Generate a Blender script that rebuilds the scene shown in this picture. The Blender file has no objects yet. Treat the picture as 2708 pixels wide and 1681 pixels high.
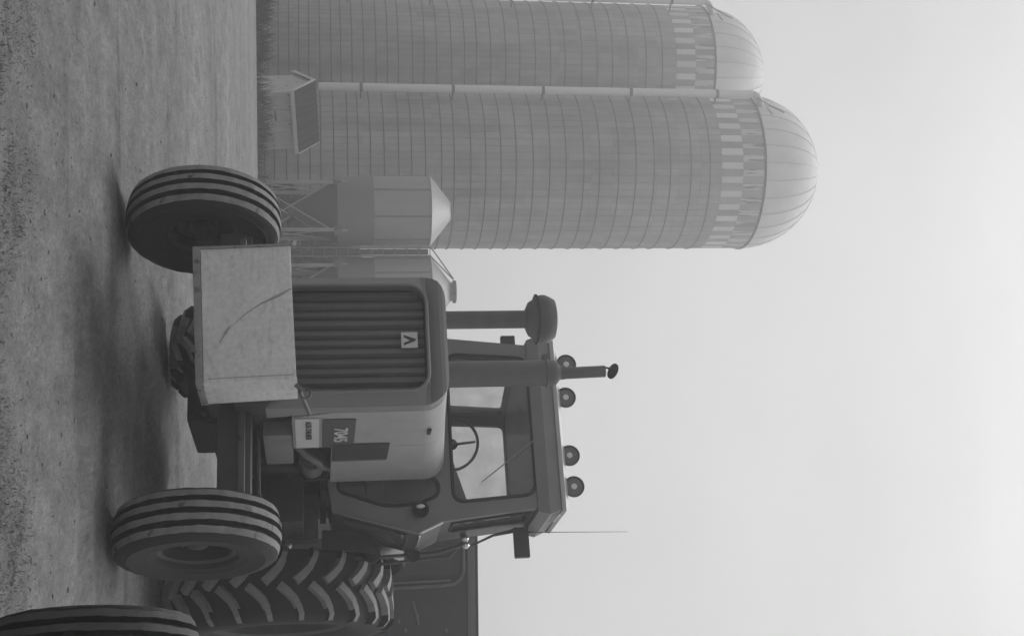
import bpy, bmesh, math, random
import numpy as np
from mathutils import Vector, Matrix
from mathutils.geometry import tessellate_polygon
R_ = math.radians
random.seed(7)
rng = np.random.default_rng(7)
sc = bpy.context.scene
COL = sc.collection

# ------------------------------------------------------------------ camera
# The photograph lies on its side: world "up" points to the right of the frame.
FPX, CAM_H, ROLL = 3350.0, 1.16, R_(0.6)
PITCH = math.atan((1354 - 821) / FPX)
cF = Vector((0, math.cos(PITCH), math.sin(PITCH)))
_u0 = Vector((0, -math.sin(PITCH), math.cos(PITCH))); _r0 = Vector((1, 0, 0))
cR = _r0 * math.cos(ROLL) - _u0 * math.sin(ROLL)
cU = _u0 * math.cos(ROLL) + _r0 * math.sin(ROLL)
cP = Vector((0, 0, CAM_H))
cam = bpy.data.cameras.new('camera')
cam.sensor_fit = 'HORIZONTAL'; cam.sensor_width = 36.0
cam.lens = 36.0 * FPX / 2708.0
cam.clip_start = 0.05; cam.clip_end = 6000
co = bpy.data.objects.new('camera', cam); COL.objects.link(co)
mx = Matrix.Identity(4)
for i, v in enumerate((cU, -cR, -cF)):
    for j in range(3): mx[j][i] = v[j]
mx[0][3], mx[1][3], mx[2][3] = cP
co.matrix_world = mx
sc.camera = co

# ------------------------------------------------------------------ world, sun, exposure
SUN_EL, SUN_AZ = R_(65), R_(6)          # azimuth measured from +Y towards +X
wd = bpy.data.worlds.new('World'); sc.world = wd; wd.use_nodes = True
nt = wd.node_tree; nt.nodes.clear()
sky = nt.nodes.new('ShaderNodeTexSky'); sky.sky_type = 'NISHITA'; sky.sun_disc = False
sky.sun_elevation = SUN_EL; sky.sun_rotation = SUN_AZ
sky.air_density = 1.0; sky.dust_density = 4.0; sky.ozone_density = 1.0
bw = nt.nodes.new('ShaderNodeRGBToBW')
bg = nt.nodes.new('ShaderNodeBackground'); bg.inputs[1].default_value = 0.105
wo = nt.nodes.new('ShaderNodeOutputWorld')
nt.links.new(sky.outputs[0], bw.inputs[0]); ctc = nt.nodes.new('ShaderNodeTexCoord'); cmp_ = nt.nodes.new('ShaderNodeMapping'); cmp_.inputs['Scale'].default_value = (1, 1, 2.2)
cn = nt.nodes.new('ShaderNodeTexNoise'); cn.inputs['Scale'].default_value = 2.4; cn.inputs['Detail'].default_value = 6
cr_ = nt.nodes.new('ShaderNodeMapRange'); cr_.inputs[1].default_value = 0.3; cr_.inputs[2].default_value = 0.7; cr_.inputs[3].default_value = 0.92; cr_.inputs[4].default_value = 1.08
cm_ = nt.nodes.new('ShaderNodeMath'); cm_.operation = 'MULTIPLY'
nt.links.new(ctc.outputs['Generated'], cmp_.inputs[0]); nt.links.new(cmp_.outputs[0], cn.inputs['Vector']); nt.links.new(cn.outputs['Fac'], cr_.inputs[0])
nt.links.new(bw.outputs[0], cm_.inputs[0]); nt.links.new(cr_.outputs[0], cm_.inputs[1]); nt.links.new(cm_.outputs[0], bg.inputs[0]); nt.links.new(bg.outputs[0], wo.inputs[0])
sl = bpy.data.lights.new('sun', 'SUN'); sl.energy = 1.1; sl.angle = R_(30); sl.color = (1, 1, 1)
so = bpy.data.objects.new('sun', sl); COL.objects.link(so)
sdir = Vector((math.sin(SUN_AZ) * math.cos(SUN_EL), math.cos(SUN_AZ) * math.cos(SUN_EL), math.sin(SUN_EL)))
so.rotation_euler = sdir.to_track_quat('Z', 'Y').to_euler(); so.location = (0, 10, 30)
vs = sc.view_settings
vs.view_transform = 'Standard'; vs.look = 'None'; vs.gamma = 1.0; vs.use_curve_mapping = False
vs.exposure = 0.32
sc.cycles.volume_bounces = 3
sc.cycles.max_bounces = 10
sc.cycles.use_denoising = True

# ------------------------------------------------------------------ pixel helpers (full-size photograph, upright: u right, v up)
def ray(u, v): return cF + cR * ((u - 840.5) / FPX) + cU * ((v - 1354) / FPX)
def on_z(u, v, z=0.0):
    r = ray(u, v); return cP + r * ((z - CAM_H) / r.z)
def at_y(u, v, y):
    r = ray(u, v); return cP + r * (y / r.y)
HEAD = R_(21)
TO = Vector((0.312, 8.03, 0)); TF = Vector((-math.sin(HEAD), -math.cos(HEAD), 0)); TL = Vector((math.cos(HEAD), -math.sin(HEAD), 0))
def lx(u, v, x):
    r = ray(u, v); t = ((TO - cP).dot(TF) + x) / r.dot(TF); p = cP + r * t - TO
    return Vector((p.dot(TF), p.dot(TL), p.z))
def ly(u, v, y):
    r = ray(u, v); t = ((TO - cP).dot(TL) + y) / r.dot(TL); p = cP + r * t - TO
    return Vector((p.dot(TF), p.dot(TL), p.z))

# ------------------------------------------------------------------ materials (black and white photograph: greys only)
def mat(name, base, rough=0.6, metal=0.0, var=0.0, scale=4.0, bump=0.0, bscale=40.0, var2=0.0, scale2=0.6,
        spots=None, streak=None, objrand=0.0, tone=False, spec=0.5, spotmap=None, world=False):
    m = bpy.data.materials.new(name); m.use_nodes = True
    t = m.node_tree; n = t.nodes; L = t.links
    b = n['Principled BSDF']; b.inputs['Roughness'].default_value = rough; b.inputs['Metallic'].default_value = metal
    b.inputs['Specular IOR Level'].default_value = spec
    tc = n.new('ShaderNodeTexCoord'); CO = n.new('ShaderNodeNewGeometry').outputs['Position'] if world else tc.outputs['Object']
    def noise(s, det=5, vec=None):
        q = n.new('ShaderNodeTexNoise'); q.inputs['Scale'].default_value = s; q.inputs['Detail'].default_value = det
        L.new(vec if vec else CO, q.inputs['Vector']); return q.outputs['Fac']
    def mth(op, a, c):
        q = n.new('ShaderNodeMath'); q.operation = op
        for i, s in enumerate((a, c)):
            if isinstance(s, (int, float)): q.inputs[i].default_value = s
            else: L.new(s, q.inputs[i])
        return q.outputs[0]
    f = 1.0
    def add(src, amt):
        nonlocal f
        k = mth('MULTIPLY', mth('SUBTRACT', src, 0.5), amt * 2)
        f = mth('ADD', f, k)
    if var: add(noise(scale), var)
    if var2: add(noise(scale2, 3), var2)
    if streak:
        mp = n.new('ShaderNodeMapping'); mp.inputs['Scale'].default_value = streak[1]; L.new(CO, mp.inputs[0])
        add(noise(1.0, 6, mp.outputs[0]), streak[0])
    if objrand:
        oi = n.new('ShaderNodeObjectInfo'); add(oi.outputs['Random'], objrand)
    if tone:
        at = n.new('ShaderNodeAttribute'); at.attribute_name = 'tone'; add(at.outputs['Fac'], tone)
    val = mth('MULTIPLY', f, base) if not isinstance(f, float) else None
    if spots:          # (scale, threshold, other value): worn patches, rust, dirt
        if spotmap:
            mp2 = n.new('ShaderNodeMapping'); mp2.inputs['Scale'].default_value = spotmap; L.new(n.new('ShaderNodeNewGeometry').outputs['Position'], mp2.inputs[0])
            s_ = noise(spots[0], 3, mp2.outputs[0])
        else: s_ = noise(spots[0], 8)
        cr = n.new('ShaderNodeValToRGB'); cr.color_ramp.elements[0].position = spots[1]; cr.color_ramp.elements[1].position = spots[1] + spots[3]
        L.new(s_, cr.inputs[0])
        mxn = n.new('ShaderNodeMix'); mxn.data_type = 'FLOAT'
        L.new(cr.outputs[0], mxn.inputs[0])
        if val is None: mxn.inputs[2].default_value = base
        else: L.new(val, mxn.inputs[2])
        mxn.inputs[3].default_value = spots[2]; val = mxn.outputs[0]
    if val is None: b.inputs['Base Color'].default_value = (base, base, base, 1)
    else:
        cl = n.new('ShaderNodeClamp'); L.new(val, cl.inputs[0]); cl.inputs[1].default_value = 0.008; cl.inputs[2].default_value = 0.9
        cc = n.new('ShaderNodeCombineColor')
        for i in range(3): L.new(cl.outputs[0], cc.inputs[i])
        L.new(cc.outputs[0], b.inputs['Base Color'])
    if bump:
        bp = n.new('ShaderNodeBump'); bp.inputs['Strength'].default_value = min(1, bump); bp.inputs['Distance'].default_value = 0.01 * max(1, bump)
        L.new(noise(bscale, 6), bp.inputs['Height']); L.new(bp.outputs[0], b.inputs['Normal'])
    return m

M = {}
M['rubber'] = mat('rubber', 0.011, 0.75, var=0.35, scale=9, bump=0.3, bscale=60)
M['rib'] = mat('dusty_tread', 0.27, 0.9, var=0.45, scale=16, var2=0.35, scale2=3.5, bump=0.4, bscale=70, spots=(12, 0.60, 0.06, 0.12), spec=0.2)
M['rib_dark'] = mat('worn_dark_tread', 0.07, 0.85, var=0.5, scale=14, var2=0.3, scale2=4, bump=0.4, bscale=70)
M['groove'] = mat('groove_rubber', 0.012, 0.9, var=0.6, scale=20, spots=(16, 0.58, 0.05, 0.15), spec=0.2)
M['sidewall'] = mat('sidewall', 0.016, 0.7, var=0.4, scale=6, var2=0.3, scale2=1.6, bump=0.2, bscale=50)
M['lug'] = mat('lug_rubber', 0.29, 0.85, var=0.3, scale=18, bump=0.3, bscale=80)
M['rim'] = mat('rim_steel', 0.05, 0.5, var=0.4, scale=7)
M['paint'] = mat('hood_paint', 0.44, 0.38, var=0.14, scale=9, var2=0.16, scale2=1.6, streak=(0.10, (3, 3, 14)), bump=0.05, bscale=4)
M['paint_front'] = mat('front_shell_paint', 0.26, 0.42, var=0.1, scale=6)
M['paint_dull'] = mat('dull_paint', 0.15, 0.6, var=0.3, scale=6, spots=(9, 0.58, 0.06, 0.1))
M['panel_dull'] = mat('panel_dull', 0.24, 0.6, var=0.2, scale=7)
M['stripe'] = mat('stripe_black', 0.075, 0.5, var=0.1)
M['grille'] = mat('grille_black', 0.16, 0.5, var=0.12, scale=5)
M['grille_back'] = mat('grille_screen', 0.08, 0.8, bump=0.5, bscale=150)
M['iron'] = mat('cast_iron', 0.045, 0.65, var=0.45, scale=9, bump=0.3, bscale=40, spots=(14, 0.62, 0.09, 0.1))
M['iron2'] = mat('greasy_iron', 0.010, 0.5, var=0.5, scale=12, bump=0.4, bscale=50)
M['axle'] = mat('axle_paint', 0.09, 0.55, var=0.3, scale=8)
M['cab'] = mat('cab_paint', 0.22, 0.4, var=0.1, scale=4)
M['cab_dark'] = mat('cab_dark_paint', 0.045, 0.4, var=0.15, scale=5)
M['header'] = mat('cab_header', 0.22, 0.45, var=0.15, scale=5)
M['roof'] = mat('cab_roof', 0.55, 0.5, var=0.1, scale=5)
M['inside'] = mat('cab_lining', 0.05, 0.9, var=0.2, scale=8)
M['seat'] = mat('seat_cover', 0.22, 0.8, var=0.2, scale=10)
M['gasket'] = mat('gasket', 0.02, 0.6)
M['stack'] = mat('stack_rusty', 0.14, 0.55, var=0.25, scale=8)
M['chrome'] = mat('chrome', 0.9, 0.12, metal=1.0)
M['lamp_body'] = mat('lamp_housing', 0.05, 0.45)
M['lens'] = mat('lamp_lens', 0.17, 0.15)
M['reflector'] = mat('white_reflector', 0.85, 0.3)
M['white'] = mat('white_paint', 0.75, 0.5, var=0.1, scale=8)
M['ink'] = mat('decal_ink', 0.05, 0.6)
M['box'] = mat('worn_box_paint', 0.82, 0.6, var=0.22, scale=38, streak=(0.12, (2, 3, 40)), var2=0.18, scale2=3, bump=0.15, bscale=60, spots=(1.0, 0.55, 0.52, 0.3), spotmap=(13, 13, 26))
M['box_lip'] = mat('worn_box_edge', 0.30, 0.6, var=0.3, scale=14, spots=(18, 0.55, 0.1, 0.15))
M['scratch'] = mat('rust_scratch', 0.40, 0.8, var=0.4, scale=30)
M['stave'] = mat('stave_concrete', 0.34, 0.9, var=0.22, scale=1.6, objrand=0.13, bump=0.25, bscale=25, streak=(0.55, (1.7, 1.7, 0.13)), var2=0.40, scale2=0.30, world=True)
M['stave_all'] = mat('stave_concrete_far', 0.34, 0.9, var=0.22, scale=1.6, tone=0.14, bump=0.25, bscale=25, streak=(0.55, (1.7, 1.7, 0.13)), var2=0.40, scale2=0.30, world=True)
M['stave_white'] = mat('stave_white', 0.8, 0.8, var=0.1, scale=5, objrand=0.1)
M['stave_peel'] = mat('stave_peeling', 0.20, 0.85, var=0.1, scale=4, spots=(1.0, 0.43, 0.65, 0.06), spotmap=(9, 9, 0.8))
M['hoop'] = mat('hoop_rod', 0.05, 0.6, var=0.3, scale=3)
M['core'] = mat('silo_core', 0.05, 0.95)
M['dome'] = mat('dome_metal', 0.88, 0.85, spec=0.1, var=0.08, scale=2, streak=(0.12, (3, 3, 0.6)))
M['dome_rib'] = mat('dome_seam', 0.58, 0.6)
M['pipe'] = mat('fill_pipe_metal', 0.85, 0.45, var=0.08, scale=4)
M['clamp'] = mat('pipe_clamp', 0.12, 0.6)
M['shed'] = mat('shed_boards', 0.70, 0.8, var=0.2, scale=5, spots=(6, 0.62, 0.2, 0.1), streak=(0.2, (12, 12, 1)))
M['shed_trim'] = mat('shed_trim', 0.8, 0.7, var=0.1)
M['shed_roof'] = mat('shed_roofing', 0.022, 0.9, spec=0.05, var=0.2, scale=4)
M['bin_up'] = mat('bin_galvanised', 0.36, 0.55, metal=0.1, var=0.08, scale=2.5, streak=(0.10, (5, 5, 0.5)))
M['bin_low'] = mat('bin_weathered', 0.21, 0.6, metal=0.1, var=0.1, scale=2.5, streak=(0.10, (5, 5, 0.5)))
M['bin_roof'] = mat('bin_roof_metal', 0.33, 0.5, metal=0.1, var=0.08, scale=3)
M['hopper'] = mat('bin_hopper', 0.10, 0.6, var=0.15, scale=3)
M['leg'] = mat('bin_leg', 0.42, 0.6, var=0.15, scale=4)
M['machine'] = mat('machine_steel', 0.045, 0.6, var=0.25, scale=3, var2=0.2, scale2=0.8)
M['machine_trim'] = mat('machine_trim', 0.15, 0.6, var=0.2, scale=6)
M['stone'] = mat('stone', 0.22, 0.9, objrand=0.2, var=0.3, scale=40)

def glass_mat():
    m = bpy.data.materials.new('window_glass'); m.use_nodes = True
    t = m.node_tree; t.nodes.clear()
    o = t.nodes.new('ShaderNodeOutputMaterial'); tr = t.nodes.new('ShaderNodeBsdfTransparent'); gl = t.nodes.new('ShaderNodeBsdfGlossy')
    tr.inputs[0].default_value = (0.93, 0.93, 0.93, 1); gl.inputs['Roughness'].default_value = 0.02; gl.inputs[0].default_value = (0.9, 0.9, 0.9, 1)
    lw_ = t.nodes.new('ShaderNodeLayerWeight'); lw_.inputs[0].default_value = 0.5
    pw = t.nodes.new('ShaderNodeMath'); pw.operation = 'POWER'; pw.inputs[1].default_value = 4.0; t.links.new(lw_.outputs['Facing'], pw.inputs[0])
    fr = t.nodes.new('ShaderNodeMath'); fr.operation = 'MULTIPLY_ADD'; fr.inputs[1].default_value = 0.6; fr.inputs[2].default_value = 0.03; t.links.new(pw.outputs[0], fr.inputs[0])
    mixs = t.nodes.new('ShaderNodeMixShader')
    t.links.new(fr.outputs[0], mixs.inputs[0]); t.links.new(tr.outputs[0], mixs.inputs[1]); t.links.new(gl.outputs[0], mixs.inputs[2]); t.links.new(mixs.outputs[0], o.inputs[0])
    df = t.nodes.new('ShaderNodeBsdfDiffuse'); df.inputs[0].default_value = (0.45, 0.45, 0.45, 1)
    nz = t.nodes.new('ShaderNodeTexNoise'); nz.inputs['Scale'].default_value = 5; nz.inputs['Detail'].default_value = 8
    tcn = t.nodes.new('ShaderNodeTexCoord'); t.links.new(tcn.outputs['Object'], nz.inputs['Vector'])
    mr = t.nodes.new('ShaderNodeMapRange'); mr.inputs[1].default_value = 0.3; mr.inputs[2].default_value = 0.75; mr.inputs[3].default_value = 0.01; mr.inputs[4].default_value = 0.13
    t.links.new(nz.outputs['Fac'], mr.inputs[0]); m2 = t.nodes.new('ShaderNodeMixShader')
    t.links.new(mr.outputs[0], m2.inputs[0]); t.links.new(mixs.outputs[0], m2.inputs[1]); t.links.new(df.outputs[0], m2.inputs[2]); t.links.new(m2.outputs[0], o.inputs[0])
    return m
M['glass'] = glass_mat()

def ground_mat():
    m = bpy.data.materials.new('dirt_yard'); m.use_nodes = True
    t = m.node_tree; n = t.nodes; L = t.links; b = n['Principled BSDF']; b.inputs['Roughness'].default_value = 0.95; b.inputs['Specular IOR Level'].default_value = 0.15
    g = n.new('ShaderNodeNewGeometry')
    def noise(s, det, sc3=None, rough=0.55):
        q = n.new('ShaderNodeTexNoise'); q.inputs['Scale'].default_value = s; q.inputs['Detail'].default_value = det; q.inputs['Roughness'].default_value = rough
        if sc3:
            mp = n.new('ShaderNodeMapping'); mp.inputs['Scale'].default_value = sc3; L.new(g.outputs['Position'], mp.inputs[0]); L.new(mp.outputs[0], q.inputs['Vector'])
        else: L.new(g.outputs['Position'], q.inputs['Vector'])
        return q.outputs['Fac']
    def ramp(src, p0, v0, p1, v1):
        r = n.new('ShaderNodeMapRange'); r.inputs[1].default_value = p0; r.inputs[2].default_value = p1; r.inputs[3].default_value = v0; r.inputs[4].default_value = v1
        L.new(src, r.inputs[0]); return r.outputs[0]
    def mul(a, c):
        q = n.new('ShaderNodeMath'); q.operation = 'MULTIPLY'
        for i, s in enumerate((a, c)):
            if isinstance(s, (int, float)): q.inputs[i].default_value = s
            else: L.new(s, q.inputs[i])
        return q.outputs[0]
    c = ramp(noise(0.35, 4, (0.6, 1.4, 1)), 0.3, 0.84, 0.7, 1.18)
    c = mul(c, ramp(noise(3.2, 6, (1.3, 0.7, 1)), 0.25, 0.72, 0.75, 1.26))
    c = mul(c, ramp(noise(22, 6, (1.2, 0.6, 1), 0.75), 0.25, 0.62, 0.75, 1.36))
    c = mul(c, ramp(noise(80, 4, (1.2, 0.5, 1), 0.75), 0.2, 0.65, 0.8, 1.35))
    # wheel tracks and a damp strip crossing the yard
    c = mul(c, ramp(noise(1.0, 5, (0.25, 1.9, 1)), 0.60, 1.0, 0.68, 0.72))
    c = mul(c, ramp(noise(6.0, 7, (0.7, 1.4, 1)), 0.64, 1.0, 0.74, 0.78))
    c = mul(c, 0.25)
    cc = n.new('ShaderNodeCombineColor')
    for i in range(3): L.new(c, cc.inputs[i])
    L.new(cc.outputs[0], b.inputs['Base Color'])
    bp = n.new('ShaderNodeBump'); bp.inputs['Strength'].default_value = 1.0; bp.inputs['Distance'].default_value = 0.035
    L.new(noise(30, 8, None, 0.7), bp.inputs['Height']); L.new(bp.outputs[0], b.inputs['Normal'])
    return m
M['dirt'] = ground_mat()
M['grass'] = mat('dry_grass', 0.22, 0.9, tone=0.45, spec=0.2)
M['weed'] = mat('dark_weeds', 0.022, 0.9, tone=0.5, spec=0.2)

# ------------------------------------------------------------------ mesh builder
class MB:
    def __init__(self): self.v = []; self.f = []; self.s = []; self.mi = []
    def quad(self, *pts, mi=0, smooth=False):
        b = len(self.v); self.v += [tuple(p) for p in pts]; self.f.append(tuple(range(b, b + len(pts)))); self.s.append(smooth); self.mi.append(mi)
    def box(self, c, s, rot=None, bev=0.0, mi=0):
        bm = bmesh.new(); bmesh.ops.create_cube(bm, size=1.0)
        for v in bm.verts: v.co = Vector((v.co.x * s[0], v.co.y * s[1], v.co.z * s[2]))
        if bev: bmesh.ops.bevel(bm, geom=bm.edges[:], offset=min(bev, min(s) * 0.45), segments=2, affect='EDGES', profile=0.7)
        mtx = (Matrix.Translation(Vector(c)) @ (rot.to_4x4() if rot else Matrix.Identity(4)))
        b = len(self.v); bm.verts.index_update()
        for v in bm.verts: self.v.append(tuple(mtx @ v.co))
        for f in bm.faces: self.f.append(tuple(b + v.index for v in f.verts)); self.s.append(bool(bev)); self.mi.append(mi)
        bm.free(); return self
    def bx(self, x0, x1, y0, y1, z0, z1, bev=0.0, mi=0):
        return self.box(((x0 + x1) / 2, (y0 + y1) / 2, (z0 + z1) / 2), (abs(x1 - x0), abs(y1 - y0), abs(z1 - z0)), None, bev, mi)
    def rings(self, rings, closed=True, caps=True, smooth=True, mi=0, loop=False):
        n = len(rings[0]); b = len(self.v)
        for r in rings: self.v += [tuple(p) for p in r]
        m = len(rings)
        for i in range(m if loop else m - 1):
            i2 = (i + 1) % m
            for j in range(n if closed else n - 1):
                j2 = (j + 1) % n
                self.f.append((b + i * n + j, b + i * n + j2, b + i2 * n + j2, b + i2 * n + j)); self.s.append(smooth)
                self.mi.append(mi[i] if isinstance(mi, (list, tuple)) else mi)
        if caps and not loop:
            k = mi[0] if isinstance(mi, (list, tuple)) else mi
            self.f.append(tuple(b + j for j in range(n))[::-1]); self.s.append(False); self.mi.append(k)
            k = mi[-1] if isinstance(mi, (list, tuple)) else mi
            self.f.append(tuple(b + (m - 1) * n + j for j in range(n))); self.s.append(False); self.mi.append(k)
        return self
    def cyl(self, p0, p1, r0, r1=None, n=16, caps=True, mi=0):
        r1 = r0 if r1 is None else r1; p0 = Vector(p0); p1 = Vector(p1); d = (p1 - p0).normalized()
        a = d.orthogonal().normalized(); c = d.cross(a)
        rr = [[p + (a * math.cos(2 * math.pi * k / n) + c * math.sin(2 * math.pi * k / n)) * r for k in range(n)] for p, r in ((p0, r0), (p1, r1))]
        return self.rings(rr, caps=caps, mi=mi)
    def tube(self, path, r, n=8, loop=False, mi=0):
        path = [Vector(p) for p in path]; m = len(path); rr = []
        up = None
        for i, p in enumerate(path):
            a = path[(i - 1) % m] if (loop or i > 0) else p; c = path[(i + 1) % m] if (loop or i < m - 1) else p
            d = (c - a).normalized()
            if up is None: up = d.orthogonal().normalized()
            up = (up - d * up.dot(d)).normalized(); s = d.cross(up)
            rad = r[i] if isinstance(r, (list, tuple)) else r
            rr.append([p + (up * math.cos(2 * math.pi * k / n) + s * math.sin(2 * math.pi * k / n)) * rad for k in range(n)])
        return self.rings(rr, loop=loop, mi=mi)
    def lathe(self, prof, n=48, axis='z', mi=0, o=(0, 0, 0)):
        # prof: (radius, height) pairs; axis z: upright, axis y: wheel
        rr = []
        for r, hgt in prof:
            ring = []
            for k in range(n):
                t = 2 * math.pi * k / n
                if axis == 'z': ring.append((o[0] + r * math.cos(t), o[1] + r * math.sin(t), o[2] + hgt))
                elif axis == 'y': ring.append((o[0] + r * math.cos(t), o[1] + hgt, o[2] + r * math.sin(t)))
                else: ring.append((o[0] + hgt, o[1] + r * math.cos(t), o[2] + r * math.sin(t)))
            rr.append(ring)
        return self.rings(rr, caps=False, mi=mi)
    def plate(self, outer, holes, fn, th, mi=0):
        """flat plate with holes; 2D outlines mapped by fn(a, b, depth)"""
        loops = [outer] + list(holes)
        tri = tessellate_polygon([[Vector((p[0], p[1], 0)) for p in l] for l in loops])
        flat = [p for l in loops for p in l]
        b = len(self.v); n = len(flat)
        self.v += [tuple(fn(p[0], p[1], 0.0)) for p in flat] + [tuple(fn(p[0], p[1], th)) for p in flat]
        for t in tri:
            self.f.append((b + t[0], b + t[1], b + t[2])); self.s.append(False); self.mi.append(mi)
            self.f.append((b + n + t[2], b + n + t[1], b + n + t[0])); self.s.append(False); self.mi.append(mi)
        k = b
        for l in loops:
            m = len(l)
            for i in range(m):
                j = (i + 1) % m
                self.f.append((k + i, k + j, k + n + j, k + n + i)); self.s.append(False); self.mi.append(mi)
            k += m
        return self
    def mesh(self, name, mats, sharp=40):
        me = bpy.data.meshes.new(name); me.from_pydata(self.v, [], self.f)
        bm = bmesh.new(); bm.from_mesh(me); bmesh.ops.recalc_face_normals(bm, faces=bm.faces[:]); bm.to_mesh(me); bm.free()
        me.polygons.foreach_set('use_smooth', self.s); me.polygons.foreach_set('material_index', self.mi)
        for m in (mats if isinstance(mats, (list, tuple)) else [mats]): me.materials.append(M[m] if isinstance(m, str) else m)
        if any(self.s): me.set_sharp_from_angle(angle=R_(sharp))
        me.update(); return me
    def build(self, name, mats, parent=None, loc=None, rot=None, sharp=40):
        return link(name, self.mesh(name, mats, sharp), parent, loc, rot)

def link(name, me, parent=None, loc=None, rot=None):
    o = bpy.data.objects.new(name, me); COL.objects.link(o)
    if parent: o.parent = parent
    if loc is not None: o.location = loc
    if rot is not None: o.rotation_euler = rot
    return o
def tag(o, label=None, cat=None, group=None, kind=None):
    if label: o['label'] = label
    if cat: o['category'] = cat
    if group: o['group'] = group
    if kind: o['kind'] = kind
    return o
def thing(name, label, cat, loc=(0, 0, 0), rz=0.0, group=None):
    o = bpy.data.objects.new(name, None); COL.objects.link(o); o.location = loc; o.rotation_euler = (0, 0, rz); o.empty_display_size = 0.2
    return tag(o, label, cat, group)
def rrect(x0, x1, y0, y1, r, n=5):
    pts = []
    for cx, cy, a0 in ((x1 - r, y0 + r, -90), (x1 - r, y1 - r, 0), (x0 + r, y1 - r, 90), (x0 + r, y0 + r, 180)):
        for k in range(n + 1):
            a = R_(a0 + 90 * k / n); pts.append((cx + r * math.cos(a), cy + r * math.sin(a)))
    return pts
def round_poly(pts, r, n=4):
    out = []; m = len(pts)
    for i in range(m):
        p = Vector(pts[i]); a = (Vector(pts[i - 1]) - p); c = (Vector(pts[(i + 1) % m]) - p)
        d = min(r, a.length * 0.45, c.length * 0.45); s = p + a.normalized() * d; e = p + c.normalized() * d
        for k in range(n + 1):
            t = k / n; q = s * (1 - t) ** 2 + p * 2 * t * (1 - t) + e * t * t; out.append((q.x, q.y))
    return out

# ------------------------------------------------------------------ ground
def gz(x, y):
    t = min(1, max(0, (y - 29.6) / 3.0)); t = t * t * (3 - 2 * t)
    return -0.8 * t
def vnoise(x, y, seed):
    xi = np.floor(x).astype(int); yi = np.floor(y).astype(int); fx = x - xi; fy = y - yi
    fx = fx * fx * (3 - 2 * fx); fy = fy * fy * (3 - 2 * fy)
    def hsh(a, c):
        n = np.sin(a * 127.1 + c * 311.7 + seed * 74.7) * 43758.5453; return n - np.floor(n)
    return (hsh(xi, yi) * (1 - fx) + hsh(xi + 1, yi) * fx) * (1 - fy) + (hsh(xi, yi + 1) * (1 - fx) + hsh(xi + 1, yi + 1) * fx) * fy - 0.5
def relief(x, y):
    z = np.zeros_like(x)
    for fq, am in ((0.7, 0.030), (2.1, 0.016), (6.0, 0.012), (13.0, 0.009), (29.0, 0.005)): z += am * vnoise(x * fq, y * fq * 1.2, fq)
    # shallow ruts left by wheels crossing the yard
    for y0, sl, wd_ in ((9.6, 0.10, 0.16), (11.2, 0.06, 0.18), (6.7, -0.05, 0.14), (14.0, 0.03, 0.2), (17.0, -0.02, 0.22)):
        d = (y - y0 - sl * x - 0.15 * np.sin(x * 0.8 + y0)) / wd_; z += -0.020 * np.exp(-d * d) + 0.010 * np.exp(-((np.abs(d) - 1.6) / 0.5) ** 2)
    fade = np.clip((y - 2.5) / 1.5, 0, 1) * np.clip((28.5 - y) / 3, 0, 1) * np.clip((9.5 - np.abs(x)) / 2, 0, 1)
    return (z - 0.008) * fade
def make_ground():
    xs = np.concatenate([[-1300, -400, -120, -60, -35, -20], np.arange(-10, -4, 0.3), np.arange(-4, 4, 0.045), np.arange(4, 10.1, 0.3), [20, 35, 60, 120, 400, 1300]])
    ys = np.concatenate([[-1300, -300, -60, -15, -4, 0, 2], np.arange(2.8, 12, 0.045), np.arange(12, 29, 0.12), np.arange(29, 33.1, 0.25), np.arange(34, 60, 2.0), [70, 100, 200, 500, 1300]])
    X, Y = np.meshgrid(xs, ys); tt = np.clip((Y - 29.6) / 3.0, 0, 1); Z = -0.8 * tt * tt * (3 - 2 * tt) + relief(X, Y)
    V = np.stack([X, Y, Z], 2).reshape(-1, 3); nx = len(xs); ny = len(ys)
    idx = np.arange(nx * ny).reshape(ny, nx); F = np.stack([idx[:-1, :-1], idx[:-1, 1:], idx[1:, 1:], idx[1:, :-1]], 2).reshape(-1, 4)
    me = bpy.data.meshes.new('ground'); me.from_pydata(V.tolist(), [], F.tolist()); me.materials.append(M['dirt'])
    me.polygons.foreach_set('use_smooth', [True] * len(F))
    o = link('ground', me); tag(o, 'pale bare dirt farmyard with wheel tracks', 'ground', kind='structure')
make_ground()

def blades(name, pts, lens, widths, lean, tones, material):
    """a sheet of grass blades: each a bent two-triangle strip"""
    n = len(pts); ang = rng.uniform(0, 2 * np.pi, n)
    d = np.stack([np.cos(ang), np.sin(ang), np.zeros(n)], 1); s = np.stack([-np.sin(ang), np.cos(ang), np.zeros(n)], 1)
    up = np.array([0, 0, 1.0])
    p = np.array(pts); ln = np.array(lens)[:, None]; w = np.array(widths)[:, None]; le = np.array(lean)[:, None]
    mid = p + (d * le * 0.4 + up * np.sqrt(np.maximum(0.02, 1 - le ** 2)) * 0.55) * ln
    tip = p + (d * le + up * np.sqrt(np.maximum(0.02, 1 - le ** 2)) * 0.8) * ln
    V = np.stack([p - s * w, p + s * w, mid + s * w * .7, mid - s * w * .7, tip], 1).reshape(-1, 3)
    me = bpy.data.meshes.new(name); F = []
    for i in range(n):
        b = i * 5; F.append((b, b + 1, b + 2, b + 3)); F.append((b + 3, b + 2, b + 4))
    me.from_pydata(V.tolist(), [], F); me.materials.append(M[material])
    a = me.attributes.new('tone', 'FLOAT', 'POINT'); a.data.foreach_set('value', np.repeat(np.array(tones, dtype=np.float32), 5))
    return link(name, me)

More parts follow.
